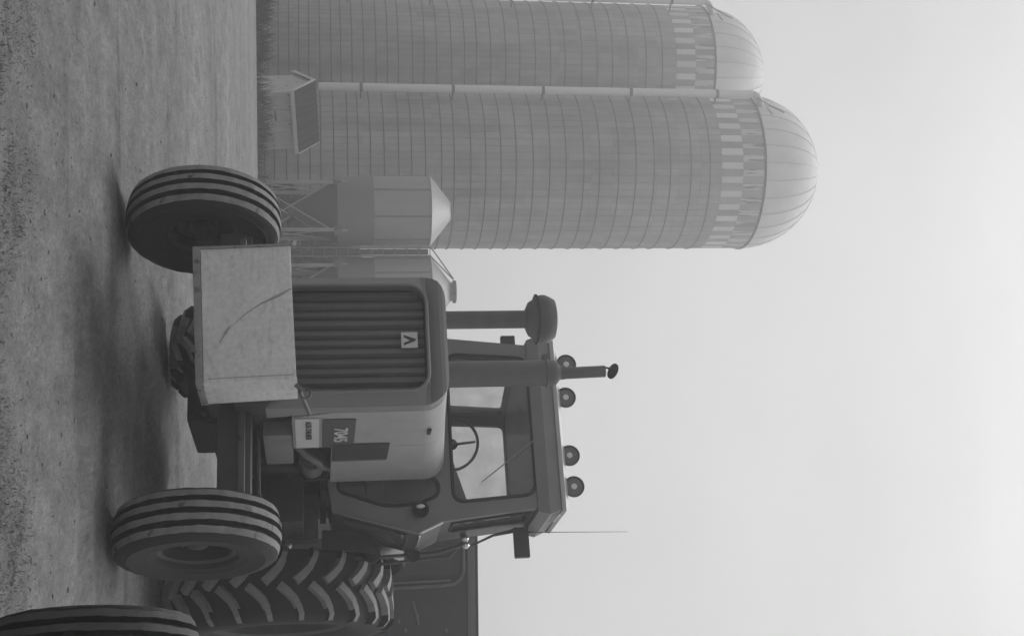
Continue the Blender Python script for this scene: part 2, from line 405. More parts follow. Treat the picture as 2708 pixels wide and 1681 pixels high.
def fbm(x, y, seed=0):
    v = 0; a = 1
    for k in range(4):
        fq = 1.1 * 2 ** k
        v += a * math.sin(x * fq * 1.3 + seed + 1.7 * math.sin(y * fq + seed * 2 + k)) * math.cos(y * fq * 1.1 + 0.9 * math.sin(x * fq * 1.2 + k)); a *= 0.55
    return v
# ------------------------------------------------------------------ foreground grass and stones
N = 260000
gx = rng.uniform(-1.9, 1.9, N); gy = rng.uniform(3.6, 6.7, N)
edge = 5.72 + 0.5 * vnoise(gx * 0.9, gx * 0 + 3.3, 2) + 0.35 * vnoise(gx * 3.1, gy * 3, 5) - 0.28 * np.maximum(0, gx)
cl = vnoise(gx * 2.2, gy * 2.2, 11) + 0.7 * vnoise(gx * 5.5, gy * 5.5, 12)
kk = 1 / (1 + np.exp((gy - edge) / 0.09)) * np.clip(0.30 + 1.1 * cl, 0.02, 1) + 0.015 * (gy < 6.5) * (cl > 0.1)
keep = rng.uniform(0, 1, N) < kk * 0.55
gx, gy, cl = gx[keep], gy[keep], cl[keep]; n = len(gx)
gz_ = relief(gx, gy) - 0.002
tn = np.clip(0.42 + 0.9 * vnoise(gx * 3.0, gy * 3.0, 21) + rng.normal(0, 0.16, n), 0, 1)
gp = np.stack([gx, gy, gz_], 1); gl_ = rng.uniform(0.015, 0.05, n) * (1 + 0.5 * np.clip(cl, 0, 1)); gw = rng.uniform(0.0010, 0.0024, n); gle = rng.uniform(0.75, 0.995, n); gt = tn
tag(blades('grass', gp, gl_, gw, gle, gt, 'grass'), 'short trampled dry grass along the near edge of the yard', 'grass', kind='stuff')

def make_stones():
    base = []
    for k in range(5):
        bm = bmesh.new(); bmesh.ops.create_icosphere(bm, subdivisions=1, radius=1.0)
        for v in bm.verts: v.co = v.co * random.uniform(0.7, 1.2); v.co.z *= 0.55
        base.append(([tuple(v.co) for v in bm.verts], [tuple(v.index for v in f.verts) for f in bm.faces])); bm.free()
    V, Fc = [], []
    for i in range(1300):
        y = 4.2 + 20 * random.random() ** 2.2; x = random.uniform(-0.33 * y - .5, 0.33 * y + .5)
        r = random.choice([0.004, 0.005, 0.006, 0.008, 0.010, 0.014]) * random.uniform(0.7, 1.3); a = random.uniform(0, 6.28)
        zz0 = float(relief(np.array([x]), np.array([y]))[0]); vv, ff = base[i % 5]; b = len(V); ca, sa = math.cos(a), math.sin(a)
        V += [(x + r * (p[0] * ca - p[1] * sa), y + r * (p[0] * sa + p[1] * ca), r * p[2] + r * 0.15 + zz0) for p in vv]
        Fc += [tuple(b + q for q in g) for g in ff]
    me = bpy.data.meshes.new('gravel'); me.from_pydata(V, [], Fc); me.materials.append(M['stone'])
    tag(link('gravel', me), 'small loose stones and clods scattered over the dirt', 'gravel', kind='stuff')
make_stones()

# ------------------------------------------------------------------ tyres and wheels
def ribbed_wheel(parent, loc, steer, Rad, W, Rrim, name='wheel', out=1, rib='rib'):
    """wheel (disc) > tyre, hub; axle along local y; `out` = side of the dished face"""
    d = MB()
    prof = [(0.055, 0.02 * out), (Rrim * 0.55, 0.02 * out), (Rrim * 0.72, -0.03 * out), (Rrim * 0.86, -0.02 * out), (Rrim * 0.90, W * 0.30 * out), (Rrim * 1.03, W * 0.36 * out), (Rrim * 1.06, W * 0.36 * out)]
    d.lathe(prof, 48, 'y'); d.lathe([(Rrim * 0.88, -0.02 * out), (Rrim * 0.90, -W * 0.30 * out), (Rrim * 1.06, -W * 0.36 * out)], 48, 'y')
    wh = d.build(name, 'rim', parent, loc, (0, 0, steer))
    t = MB(); P = []
    h = W / 2; tw = W * 0.42
    P += [(Rrim * 1.0, -h * 0.72), (Rrim * 1.08, -h * 0.86), (Rrim + (Rad - Rrim) * 0.22, -h * 0.93), (Rrim + (Rad - Rrim) * 0.25, -h * 0.97), (Rrim + (Rad - Rrim) * 0.30, -h * 0.97), (Rrim + (Rad - Rrim) * 0.35, -h * 1.0), (Rrim + (Rad - Rrim) * 0.60, -h * 1.02), (Rrim + (Rad - Rrim) * 0.62, -h * 1.04), (Rrim + (Rad - Rrim) * 0.66, -h * 1.04), (Rrim + (Rad - Rrim) * 0.68, -h * 1.01), (Rrim + (Rad - Rrim) * 0.82, -h * 0.96), (Rad - 0.030, -tw * 1.04)]
    K = len(P); mi = [1] * K
    ribs = 4; gd = 0.034 * W / 0.28; step = 2 * tw / (ribs * 1.0 + (ribs - 1) * 0.92); rw, gw_ = step, step * 0.92
    y = -tw
    for k in range(ribs):
        crown = lambda yy: Rad - 0.022 * (yy / tw) ** 2
        P += [(crown(y), y), (crown(y + rw), y + rw)]; mi += [2, 0]
        if k < ribs - 1:
            P += [(crown(y) - gd, y + rw + 0.008), (crown(y) - gd, y + rw + gw_ - 0.008)]; mi += [0, 0]
        y += rw + gw_
    mi[-1] = 1
    P += [(r, -yy) for r, yy in P[:K][::-1]]; mi += [1] * K
    t.lathe(P, 132, 'y', mi=mi[:len(P) - 1] + [1])
    for q in range(len(t.v)):      # worn, slightly uneven tread
        x_, y_, z_ = t.v[q]; rr0 = math.hypot(x_, z_); an = math.atan2(z_, x_)
        if rr0 > Rad * 0.90:
            w_ = 0.0012 * math.sin(an * 9 + y_ * 40) + 0.0010 * math.sin(an * 23 + y_ * 90) + random.uniform(-0.0008, 0.0008); k_ = 1 + random.uniform(-0.0015, 0.001) + 0.001 * math.sin(an * 7)
            t.v[q] = (x_ * k_, y_ + w_, z_ * k_)
    t.build('tyre', ['groove', 'sidewall', rib], wh, sharp=28)
    hb = MB(); hb.lathe([(0.0, 0.075 * out), (0.05, 0.07 * out), (0.07, 0.05 * out), (0.08, 0.0), (0.10, -0.06 * out), (0.0, -0.06 * out)], 20, 'y')
    hb.build('hub', 'iron', wh)
    for k in range(6):
        a = 2 * math.pi * k / 6; c = Vector((math.cos(a) * 0.10, 0, math.sin(a) * 0.10))
        MB().cyl(c + Vector((0, 0.0 * out, 0)), c + Vector((0, 0.045 * out, 0)), 0.012, n=6).build('wheel_bolt', 'iron', wh)
    return wh

def lug_mesh(Rad, side, W):
    """curved tread bar: starts near the centre line, runs out to the shoulder and down its side"""
    path = [(0.03, 0.012), (-0.030, 0.062), (-0.082, 0.115), (-0.115, 0.175), (-0.132, 0.225), (-0.138, 0.265)]  # (arc length, lateral)
    wid = [0.066, 0.064, 0.058, 0.053, 0.050, 0.048]; top = [0.0, 0, 0, -0.006, -0.014, -0.055]; hgt = 0.045
    b = MB(); rr = []
    for i, (s, yv) in enumerate(path):
        q0 = path[max(0, i - 1)]; q1 = path[min(len(path) - 1, i + 1)]
        tx, ty = q1[0] - q0[0], q1[1] - q0[1]; ln = math.hypot(tx, ty); nx_, ny_ = -ty / ln, tx / ln
        ring = []
        for ww, hh in ((-0.5, 0), (-0.40, 1), (0.40, 1), (0.5, 0)):
            k = wid[i] * (1.25 if hh == 0 else 1)
            ss = s + nx_ * ww * k; yy = yv + ny_ * ww * k * (0.4 if i == len(path) - 1 else 1)
            rad = Rad + top[i] - (0 if hh else hgt + 0.02); a = ss / Rad
            ring.append((rad * math.sin(a), side * yy, rad * math.cos(a)))
        rr.append(ring)
    n = 4; b.rings(rr, caps=True, smooth=False, mi=0)
    for i in range(len(b.f)):       # faces of the bar's flanks are clean dark rubber, its worn top is dusty
        vs_ = [Vector(b.v[k]) for k in b.f[i]]; c = sum(vs_, Vector()) / len(vs_)
        b.mi[i] = 1 if math.hypot(c.x, c.z) < Rad - 0.040 else 0
    return b.mesh('lug', ['lug', 'rubber'])

def rear_wheel(parent, loc, out, Rad=0.895, W=0.52):
    Rrim = 0.50
    d = MB(); d.lathe([(0.10, 0.0), (0.34, 0.0), (0.40, 0.05 * out), (0.45, 0.06 * out), (0.47, W * 0.36 * out), (0.53, W * 0.42 * out), (0.55, W * 0.42 * out)], 64, 'y')
    d.lathe([(0.46, 0.05 * out), (0.47, -W * 0.36 * out), (0.55, -W * 0.42 * out)], 64, 'y')
    wh = d.build('wheel', 'rim', parent, loc)
    h = W / 2; Rc = Rad - 0.045
    P = [(0.51, -h * 0.80), (0.56, -h * 0.95), (0.68, -h * 1.04), (0.76, -h * 1.03), (0.81, -h * 0.97), (Rc - 0.018, -h * 0.82), (Rc - 0.004, -h * 0.4), (Rc, 0)]
    P += [(r, -y) for r, y in P[:-1][::-1]]
    mi = [1] * 5 + [0] * 4 + [1] * 5
    t = MB(); t.lathe(P, 112, 'y', mi=mi); t.build('tyre', ['rubber', 'sidewall'], wh, sharp=60)
    N = 24
    for side in (-1, 1):
        me = lug_mesh(Rad, side, W)
        for k in range(N):
            o = link('lug', me, wh); o.rotation_euler = (0, (k + (0.5 if side > 0 else 0)) * 2 * math.pi / N + 0.07, 0)
    hb = MB(); hb.lathe([(0.0, 0.16 * out), (0.07, 0.15 * out), (0.10, 0.08 * out), (0.14, 0.0), (0.14, -0.10 * out), (0.0, -0.10 * out)], 24, 'y'); hb.build('hub', 'iron', wh)
    return wh

# ------------------------------------------------------------------ the tractor (local x forward, y to its left, z up)
T = thing('farm_tractor', 'large cabbed farm tractor with pale weight box hung before its grille', 'tractor', TO, R_(270) - HEAD)
FR, FW_, RR_ = 0.49, 0.30, 0.895
ribbed_wheel(T, (0, 1.02, FR), R_(-6), FR, FW_, 0.225, out=1)
ribbed_wheel(T, (0, -1.02, FR), R_(-6), FR, FW_, 0.225, out=-1)
WB = -2.62
rear_wheel(T, (WB, 1.02, RR_), 1)
rear_wheel(T, (WB, -1.02, RR_), -1)
# front axle
b = MB(); b.bx(-0.09, 0.09, -0.90, 0.90, 0.60, 0.80, 0.02); b.build('front_axle', 'axle', T)
b = MB(); b.cyl((-0.02, -0.86, 0.745), (-0.02, 0.86, 0.745), 0.0, 0.0, 4) if False else b.bx(0.092, 0.15, 0.30, 0.84, 0.725, 0.765, 0.012); b.bx(0.092, 0.15, -0.84, -0.30, 0.725, 0.765, 0.012)
b.build('highlight_flange', 'paint_dull', T)  # paler flange bars: the highlight along the axle beam is put into their colour
for s in (-1, 1):
    b = MB(); b.cyl((0, s * 0.84, 0.45), (0, s * 0.84, 0.86), 0.055); b.cyl((0, s * 0.84, 0.49), (0, s * 1.0, 0.49), 0.045); b.box((-0.1, s * 0.84, 0.84), (0.26, 0.07, 0.04), None, 0.01); b.build('spindle', 'iron', T)
    b = MB(); b.cyl((-0.2, s * 0.1, 0.82), (-0.2, s * 0.84, 0.83), 0.018, n=8); b.build('tie_rod', 'iron', T)
b = MB(); b.bx(-0.35, 0.62, -0.20, 0.20, 0.52, 0.98, 0.03); b.bx(-0.25, 0.35, -0.30, 0.30, 0.70, 1.02, 0.03); b.build('front_bolster', 'iron', T)
b = MB(); b.bx(-2.5, -0.33, -0.24, 0.24, 0.50, 1.12, 0.03); b.bx(-1.3, -0.5, -0.17, 0.17, 0.36, 0.52, 0.03); b.bx(-1.5, -0.45, -0.27, 0.27, 0.98, 1.55, 0.02)
b.bx(-3.0, -2.2, -0.3, 0.3, 0.55, 1.3, 0.04); b.cyl((WB, -0.98, RR_), (WB, 0.98, RR_), 0.10)
b.build('engine_block', 'iron2', T)
# bits of the engine side: filters, alternator, belt pulley, hoses, starter
b = MB(); b.cyl((-1.05, 0.34, 0.80), (-1.05, 0.34, 1.06), 0.055); b.cyl((-1.22, 0.34, 0.80), (-1.22, 0.34, 1.06), 0.055); b.build('oil_filter', 'iron', T)
b = MB(); b.cyl((-0.88, 0.33, 1.16), (-1.12, 0.33, 1.16), 0.085, n=20); b.cyl((-0.83, 0.33, 1.16), (-0.86, 0.33, 1.16), 0.06, n=20); b.build('alternator', 'paint_dull', T)
b = MB(); b.tube([(-0.55, .32, 1.05), (-0.62, .38, 1.12), (-0.74, .40, 1.20), (-0.86, .40, 1.22), (-0.98, .38, 1.28), (-1.04, .34, 1.40)], 0.024); b.build('hose', 'paint_dull', T)
b = MB(); b.tube([(-0.9, .30, 0.92), (-1.1, .36, 0.95), (-1.3, .38, 1.05), (-1.34, .36, 1.3)], 0.014); b.tube([(-0.7, .28, 0.72), (-1.0, .33, 0.75), (-1.45, .36, 0.72)], 0.012); b.build('wiring', 'iron', T)
b = MB(); b.bx(-0.80, -0.10, 0.285, 0.392, 0.86, 1.04, 0.015); b.build('radiator_side', 'panel_dull', T)
b = MB(); b.bx(-0.80, -0.10, -0.392, -0.285, 0.86, 1.04, 0.015); b.build('radiator_side', 'panel_dull', T)
# hood: lofted rounded section, rising a little to the rear
HW = 0.40
def hood_sec(x, hw, z0, z1, r=0.15):
    pts = [(hw, z0), (hw, max(z0 + 0.01, 1.29)), (hw, 1.50)]
    for k in range(7):
        a = R_(90 * k / 6); pts.append((hw - r + r * math.cos(a), z1 - r + r * math.sin(a)))
    pts = pts + [(-p[0], p[1]) for p in pts[::-1]]
    return [Vector((x, p[0], p[1])) for p in pts]
def hood_top(x): return 1.955 + (0.46 - x) * 0.085
_sb = ly(1103, 790, HW); _st = ly(1057, 1110, HW); _se = ly(1183, 830, HW).x
def seam_x(z, g): return min(0.40, _sb.x + (_st.x - _sb.x) * max(0.0, z - _sb.z) / (_st.z - _sb.z)) - g
def slant(x0, hw, z0, z1, g): return [Vector((seam_x(p.z, g), p.y, p.z)) for p in hood_sec(x0, hw, z0, z1)]
b = MB(); b.rings([hood_sec(0.455, HW - 0.01, 0.90, hood_top(0.455)), hood_sec(0.42, HW - 0.002, 0.90, hood_top(0.42)), slant(0.1, HW, 0.90, hood_top(0.3), 0.0)], smooth=True)
b.build('hood_nose', 'paint_front', T, sharp=35)
b = MB(); b.rings([slant(0.1, HW, 1.045, hood_top(0.3), 0.012), hood_sec(-0.25, HW, 1.045, hood_top(-0.25)), hood_sec(_se, HW, 1.045, hood_top(_se))], smooth=True); b.build('hood', 'paint', T, sharp=35)
b = MB(); b.rings([hood_sec(x, HW, 1.285, hood_top(x)) for x in (_se - 0.005, -1.05, -1.30)], smooth=True); b.build('rear_hood', 'paint', T, sharp=35)
# front shell round the grille
outer = [(p.y, p.z) for p in hood_sec(0, HW + 0.006, 0.90, 1.965, 0.15)]
outer = outer
hole = rrect(-0.335, 0.335, 0.98, 1.845, 0.11, 6)
b = MB(); b.plate(outer, [hole], lambda y, z, d: (0.575 - d - 0.05 * max(0, (abs(y) - 0.34) / 0.06) ** 2 - 0.03 * max(0, (z - 1.87) / 0.09) ** 2, y, z), 0.10)
b.build('front_shell', 'paint_front', T)
b = MB(); b.tube([Vector((0.578, p[0], p[1])) for p in hole], 0.011, 6, loop=True); b.build('grille_trim', 'paint_front', T)
# grille with upright slats
b = MB(); b.bx(0.462, 0.472, -0.35, 0.35, 0.97, 1.86); G = b.build('grille', 'grille_back', T)
NS = 11
for k in range(NS):
    y0 = -0.30 + 0.60 * k / (NS - 1); hgt = 1.83 if abs(y0) < 0.26 else 1.80
    wv = 0.0245 + 0.003 * ((k * 7) % 3 == 0)
    b = MB(); pr = [(0.473, -wv), (0.488 + 0.008 * (k % 3 == 0), -wv * 0.5), (0.490 + 0.008 * (k % 3 == 0), wv * 0.5), (0.473, wv)]
    b.rings([[Vector((p[0], y0 + p[1], z)) for p in pr] for z in (0.985, hgt)], smooth=False); b.build('slat', 'grille', G)
c = lx(898, 1083, 0.53)
b = MB(); b.box((0.522, c.y, c.z), (0.014, 0.098, 0.098), None, 0.004); E_ = b.build('emblem', 'box', G)
b = MB()
b.plate([(-0.030, -0.034), (-0.016, -0.034), (0.004, 0.004), (0.020, -0.034), (0.034, -0.034), (0.006, 0.036), (-0.004, 0.036)], [], lambda y, z, d: (0.533 - d, c.y + y, c.z + z), 0.0035)
b.build('emblem_mark', 'ink', E_)
# decals on the hood side
SY = HW + 0.0025
p_s = ly(1181, 900, SY)
def side_panel(name, p0, p1, m, dy, th=0.003):
    b = MB(); b.bx(p0.x, p1.x, SY + dy - th, SY + dy, p0.z, p1.z); return b.build(name, m, T)
side_panel('stripe_panel', Vector((ly(1108, 880, SY).x, 0, 1.225)), Vector((p_s.x, 0, 1.425)), 'stripe', 0.003)
p0 = ly(1107, 786, SY); p1 = ly(1181, 856, SY)
SG = side_panel('sign', Vector((p0.x, 0, 1.062)), Vector((p1.x, 0, 1.205)), 'white', 0.004)
def text(body, size, x, z, y, name, m, parent, sx=1.0):
    cu = bpy.data.curves.new(name, 'FONT'); cu.body = body; cu.size = size; cu.extrude = 0.001; cu.offset = 0.0022 * size / 0.1; cu.align_x = 'LEFT'; cu.resolution_u = 3
    tmp = bpy.data.objects.new('tmp', cu); COL.objects.link(tmp); bpy.context.view_layer.update()
    me = bpy.data.meshes.new_from_object(tmp.evaluated_get(bpy.context.evaluated_depsgraph_get())); bpy.data.objects.remove(tmp)
    for v in me.vertices:
        px, py, pz = v.co; v.co = (x - px * sx, y + pz, z + py)
    me.materials.clear(); me.materials.append(M[m]); return link(name, me, parent)
p7 = ly(1129, 886, SY); p7e = ly(1176, 916, SY)
text('7045', 0.115, p7.x, 1.30, SY + 0.006, 'model_number', 'white', T, (p7.x - p7e.x) / 0.30)
text('ALLIS-CHALMERS', 0.050, p0.x - 0.05, 1.125, SY + 0.0062, 'lettering', 'ink', SG, (p0.x - p1.x - 0.1) / 0.53)
p = ly(1174, 880, SY); q = ly(1212, 1015, SY)
V_ = side_panel('gap_shade_panel', Vector((p.x, 0, 1.29)), Vector((q.x, 0, 1.655)), 'gasket', 0.004)  # flat dark panel: the shade inside the hood's side notch is put into its colour
b = MB(); b.bx(q.x - 0.005, q.x - 0.04, SY - 0.004, SY + 0.012, 1.29, 1.655, 0.004); b.build('gap_trim', 'paint', T)
c = ly(1140, 1135, SY); b = MB(); b.bx(c.x - 0.05, c.x + 0.05, HW - 0.002, HW + 0.012, c.z - 0.012, c.z + 0.012, 0.004); b.build('hood_latch', 'iron', T)
# weight box
TILT = Matrix.Rotation(R_(2.4), 3, 'X'); BC = Vector((0, -0.005, 0.81))
def wb(mb, x0, x1, y0, y1, z0, z1, bev=0.006):
    c = Vector(((x0 + x1) / 2, (y0 + y1) / 2, (z0 + z1) / 2)); mb.box(BC + TILT @ (c - BC), (abs(x1 - x0), y1 - y0, z1 - z0), TILT, bev)
b = MB(); wb(b, 0.985, 0.997, -0.385, 0.394, 0.575, 1.065); WBX = b.build('weight_box', 'box', T)
b = MB(); wb(b, 0.62, 0.984, 0.384, 0.394, 0.56, 1.068); b.build('side_plate', 'box', WBX)
b = MB(); wb(b, 0.62, 0.984, -0.394, -0.384, 0.56, 1.068); b.build('side_plate', 'box', WBX)
b = MB(); wb(b, 0.62, 1.006, -0.405, 0.40, 0.532, 0.573); b.build('bottom_lip', 'box_lip', WBX)
b = MB(); wb(b, 0.998, 1.008, -0.402, -0.388, 0.574, 1.066, 0.003); b.build('corner_bead', 'box_lip', WBX)
b = MB(); wb(b, 0.62, 0.98, -0.38, 0.38, 0.60, 1.02); b.build('weight_fill', 'iron', WBX)
def scratch(pts, r):
    b = MB(); b.tube([BC + TILT @ (Vector((0.9968, y, z)) - BC) for y, z in pts], r, 4); b.build('scratch', 'scratch', WBX)
scratch([(-0.13, 1.062), (-0.09, 0.99), (-0.05, 0.90)], [0.004, 0.010, 0.005])
scratch([(-0.055, 0.905), (0.0, 0.82), (0.05, 0.76), (0.075, 0.735)], [0.006, 0.0035, 0.0025, 0.002])
scratch([(0.07, 0.73), (0.11, 0.70), (0.17, 0.665)], [0.002, 0.010, 0.004])
scratch([(0.372, 0.60), (0.372, 0.80), (0.374, 1.05)], 0.003)
b = MB(); b.tube([Vector((0.93, 0.45 + 0.028 * math.cos(a), 1.13 + 0.028 * math.sin(a))) for a in np.linspace(0, 6.28, 13)[:-1]], 0.007, 6, loop=True); b.tube([(0.93, 0.40, 1.075), (0.93, 0.43, 1.11)], 0.012); b.build('lifting_ring', 'paint_dull', WBX)
b = MB(); b.cyl((0.9, 0.43, 1.10), (0.70, 0.50, 1.15), 0.012, n=8); b.build('brace_rod', 'paint_dull', WBX)
# stacks
ci = lx(845, 1300, 0.2)
b = MB(); b.cyl((0.2, ci.y, 1.95), (0.2, ci.y, 2.54), 0.057, n=24); b.build('intake_pipe', 'stack', T)
b = MB(); b.lathe([(0.0, 0.0), (0.060, 0.0), (0.108, 0.022), (0.128, 0.055), (0.146, 0.06), (0.154, 0.10), (0.154, 0.125), (0.142, 0.155), (0.125, 0.185), (0.08, 0.198), (0.0, 0.20)], 32, 'z', o=(0.2, ci.y, 2.505)); PC = b.build('precleaner', 'stack', T)
b = MB(); b.tube([(0.2 + 0.155 * math.cos(a), ci.y + 0.155 * math.sin(a), 2.575) for a in np.linspace(0, 6.28, 25)[:-1]], 0.006, 6, loop=True); b.build('band', 'iron', PC)
cm = lx(988, 1300, -0.75)
b = MB(); b.lathe([(0.0, 1.98), (0.06, 1.98), (0.06, 2.06), (0.092, 2.09), (0.092, 2.84), (0.085, 2.87), (0.05, 2.90), (0.05, 2.93), (0.0, 2.93)], 28, 'z', o=(-0.75, cm.y, 0)); MF = b.build('muffler', 'stack', T)
b = MB(); b.tube([(-0.75 + 0.094 * math.cos(a), cm.y + 0.094 * math.sin(a), 2.80) for a in np.linspace(0, 6.28, 25)[:-1]], 0.007, 6, loop=True); b.bx(-0.77, -0.73, cm.y - 0.135, cm.y - 0.09, 2.78, 2.82); b.build('clamp', 'stack', MF)
b = MB(); b.cyl((-0.75, cm.y + 0.006, 2.92), (-0.75, cm.y - 0.004, 3.225), 0.042, n=20); EX = b.build('exhaust_pipe', 'stack', MF)
b = MB(); b.box((-0.75, cm.y - 0.01, 3.285), (0.10, 0.10, 0.008), Matrix.Rotation(R_(-42), 3, 'X'), 0.003) if False else b.lathe([(0.0, -0.004), (0.058, -0.004), (0.058, 0.004), (0.0, 0.012)], 20, 'z')
b.v = [tuple(Matrix.Rotation(R_(-28), 3, 'Y') @ (Matrix.Rotation(R_(-14), 3, 'X') @ Vector(p)) + Vector((-0.75, cm.y - 0.004, 3.285))) for p in b.v]
b.cyl((-0.75, cm.y - 0.035, 3.22), (-0.75, cm.y - 0.02, 3.285), 0.007, n=6); b.build('rain_cap', 'gasket', MF)

# cab ------------------------------------------------------------
CX0, CXM, CX1, KR = -1.35, -2.02, -2.62, 0.73
half = [(0.40, 1.27), (0.60, 1.30), (0.78, 1.905), (0.70, 2.09), (0.625, 2.80)]
sec = half + [(-p[0], p[1]) for p in half[::-1]]
CAB = T
wshield = round_poly([(-0.565, 2.165), (0.565, 2.165), (0.525, 2.775), (-0.525, 2.775)], 0.09, 5)
lw = [lx(u, v, CX0) for u, v in [(1258, 897), (1298, 893), (1339, 1022), (1331, 1110), (1308, 1176), (1272, 1176), (1250, 1128)]]
lowr = round_poly([(p.y, p.z - (0.045 if p.z > 2.0 else 0)) for p in lw], 0.08, 5); lowl = [(-p[0], p[1]) for p in lowr[::-1]]
def fmap(x): return lambda y, z, d: (x - d, y, z)
b = MB(); b.plate(sec, [wshield, lowr, lowl], fmap(CX0), 0.05); CF = b.build('cab_front', 'cab', T)
for nm, loop_ in (('windshield', wshield), ('lower_window', lowr), ('lower_window', lowl)):
    b = MB(); b.plate(loop_, [], fmap(CX0 - 0.022), 0.006); gobj = b.build(nm, 'glass', CF)
    b = MB(); b.tube([Vector((CX0 + 0.002, p[0], p[1])) for p in loop_], 0.013, 6, loop=True); b.build('gasket', 'gasket', CF)
rear_hole = round_poly([(-0.40, 2.02), (0.40, 2.02), (0.36, 2.76), (-0.36, 2.76)], 0.05, 4)
b = MB(); b.plate([(y * KR, z) for y, z in sec], [rear_hole], fmap(CX1), 0.05); CB = b.build('cab_rear', 'cab_dark', T)
b = MB(); b.plate(rear_hole, [], fmap(CX1 - 0.02), 0.006); b.build('rear_window', 'glass', CB)
for s in (-1, 1):
    # each side: front bay with door, then a rear quarter tapering inwards
    nrm = Vector((0, -s, 0))
    def quad_plate(name, yl0, zl, yh0, zh, x0, x1, k0, k1, hole_, m):
        A = Vector((x0, s * yl0 * k0, zl)); B_ = Vector((x1, s * yl0 * k1, zl)); C_ = Vector((x1, s * yh0 * k1, zh)); D_ = Vector((x0, s * yh0 * k0, zh))
        def bil(a, c, d): return (A * (1 - a) + B_ * a) * (1 - c) + (D_ * (1 - a) + C_ * a) * c + nrm * d
        b = MB(); b.plate([(0, 0), (1, 0), (1, 1), (0, 1)], [hole_] if hole_ else [], bil, 0.035); P_ = b.build(name, m, T)
        if hole_:
            b = MB(); b.plate(hole_, [], lambda a, c, d: bil(a, c, d + 0.014), 0.006); b.build('window_pane', 'glass', P_)
            b = MB(); b.tube([bil(a, c, -0.004) for a, c in hole_], 0.010, 6, loop=True); b.build('gasket', 'gasket', P_)
    xa, xb, xc = CX0 - 0.052, CXM, CX1 + 0.004
    quad_plate('side_frame', 0.70, 2.09, 0.625, 2.80, xa, xb, 1, 1.02, round_poly([(0.06, 0.10), (0.50, 0.10), (0.50, 0.92), (0.06, 0.92)], 0.05, 4), 'cab_dark')
    quad_plate('rear_quarter', 0.70, 2.09, 0.625, 2.80, xb - 0.001, xc, 1.02, KR, round_poly([(0.12, 0.10), (0.88, 0.10), (0.88, 0.92), (0.12, 0.92)], 0.06, 4), 'cab_dark')
    quad_plate('door', 0.60, 1.30, 0.78, 1.905, xa, xb, 1, 1.02, round_poly([(0.10, 0.14), (0.90, 0.14), (0.90, 0.88), (0.10, 0.88)], 0.06, 4), 'cab_dark')
    quad_plate('lower_quarter', 0.60, 1.30, 0.78, 1.905, xb - 0.001, xc, 1.02, KR, None, 'cab_dark')
    quad_plate('belt_panel', 0.782, 1.908, 0.702, 2.087, xa, xb, 1, 1.02, None, 'cab_dark')
    quad_plate('belt_quarter', 0.782, 1.908, 0.702, 2.087, xb - 0.001, xc, 1.02, KR, None, 'cab_dark')
    b = MB(); b.cyl((CX0 + 0.01, s * 0.778, 1.92), (CX0 + 0.01, s * 0.708, 2.08), 0.010, n=8); b.cyl((CX0 - 0.05, s * 0.792, 1.915), (CX0 - 0.50, s * 0.796, 1.915), 0.008, n=8); b.build('chrome_trim', 'chrome', T)
    b = MB(); b.tube([(CX0 + 0.012, s * 0.615, 1.33), (CX0 + 0.012, s * 0.70, 1.62), (CX0 + 0.012, s * 0.765, 1.89)], 0.006, 6); b.build('edge_bead', 'cab', T)
b = MB(); b.bx(CX0 - 0.05, CX1 + 0.06, -0.43, 0.43, 1.22, 1.265); b.build('cab_floor', 'inside', T)
b = MB(); b.plate([(CX0 - 0.01, -0.605), (CXM, -0.615), (CX1 + 0.01, -0.44), (CX1 + 0.01, 0.44), (CXM, 0.615), (CX0 - 0.01, 0.605)], [], lambda x, y, d: (x, y, 2.802 + d), 0.018); b.build('ceiling', 'inside', T)
# header: tapered box with louvred sides, then the pale roof
def rsec(x0, x1, hw, z): return [Vector(p) for p in ((x0, -hw, z), (x0, hw, z), (CXM - 0.05, hw * 1.02, z), (x1 + 0.25, hw * 0.78, z), (x1 + 0.25, -hw * 0.78, z), (CXM - 0.05, -hw * 1.02, z))]
b = MB(); b.rings([rsec(-1.325, -2.95, 0.66, 2.778), rsec(-1.30, -2.97, 0.685, 2.86), rsec(-1.345, -2.93, 0.645, 2.955)], smooth=False); HD = b.build('roof_header', 'header', T)
for s in (-1, 1):
    for k in range(5):
        b = MB(); b.box((-1.42 - 0.055 * k, s * 0.672, 2.90), (0.018, 0.012, 0.10), Matrix.Rotation(R_(30), 3, 'Y')); b.build('louvre', 'roof', HD)
b = MB(); b.rings([rsec(-1.335, -2.94, 0.655, 2.957), rsec(-1.33, -2.945, 0.66, 2.985), rsec(-1.40, -2.88, 0.60, 3.02), rsec(-1.6, -2.7, 0.45, 3.035)], smooth=False); RF = b.build('cab_roof', 'roof', T)
for u, v in ((965, 1496), (1052, 1495), (1205, 1505), (1287, 1517)):
    c = lx(u, v, -1.42); r = 0.078
    b = MB(); b.lathe([(0.0, -0.085), (0.03, -0.08), (0.062, -0.045), (r, 0.0), (r, 0.022), (r * 0.92, 0.026), (r * 0.88, 0.014)], 28, 'x', o=c)
    b.cyl((c.x - 0.03, c.y, 2.99), (c.x - 0.03, c.y, c.z - 0.05), 0.016, n=8); WL = b.build('work_lamp', 'lamp_body', T)
    b = MB(); b.lathe([(r * 0.89, 0.013), (r * 0.6, 0.022), (0.0, 0.026)], 28, 'x', o=c); b.build('lens', 'lens', WL)
    b = MB(); b.lathe([(0.0, 0.0275), (0.020, 0.0272), (0.024, 0.022)], 16, 'x', o=c); b.build('bulb', 'reflector', WL)
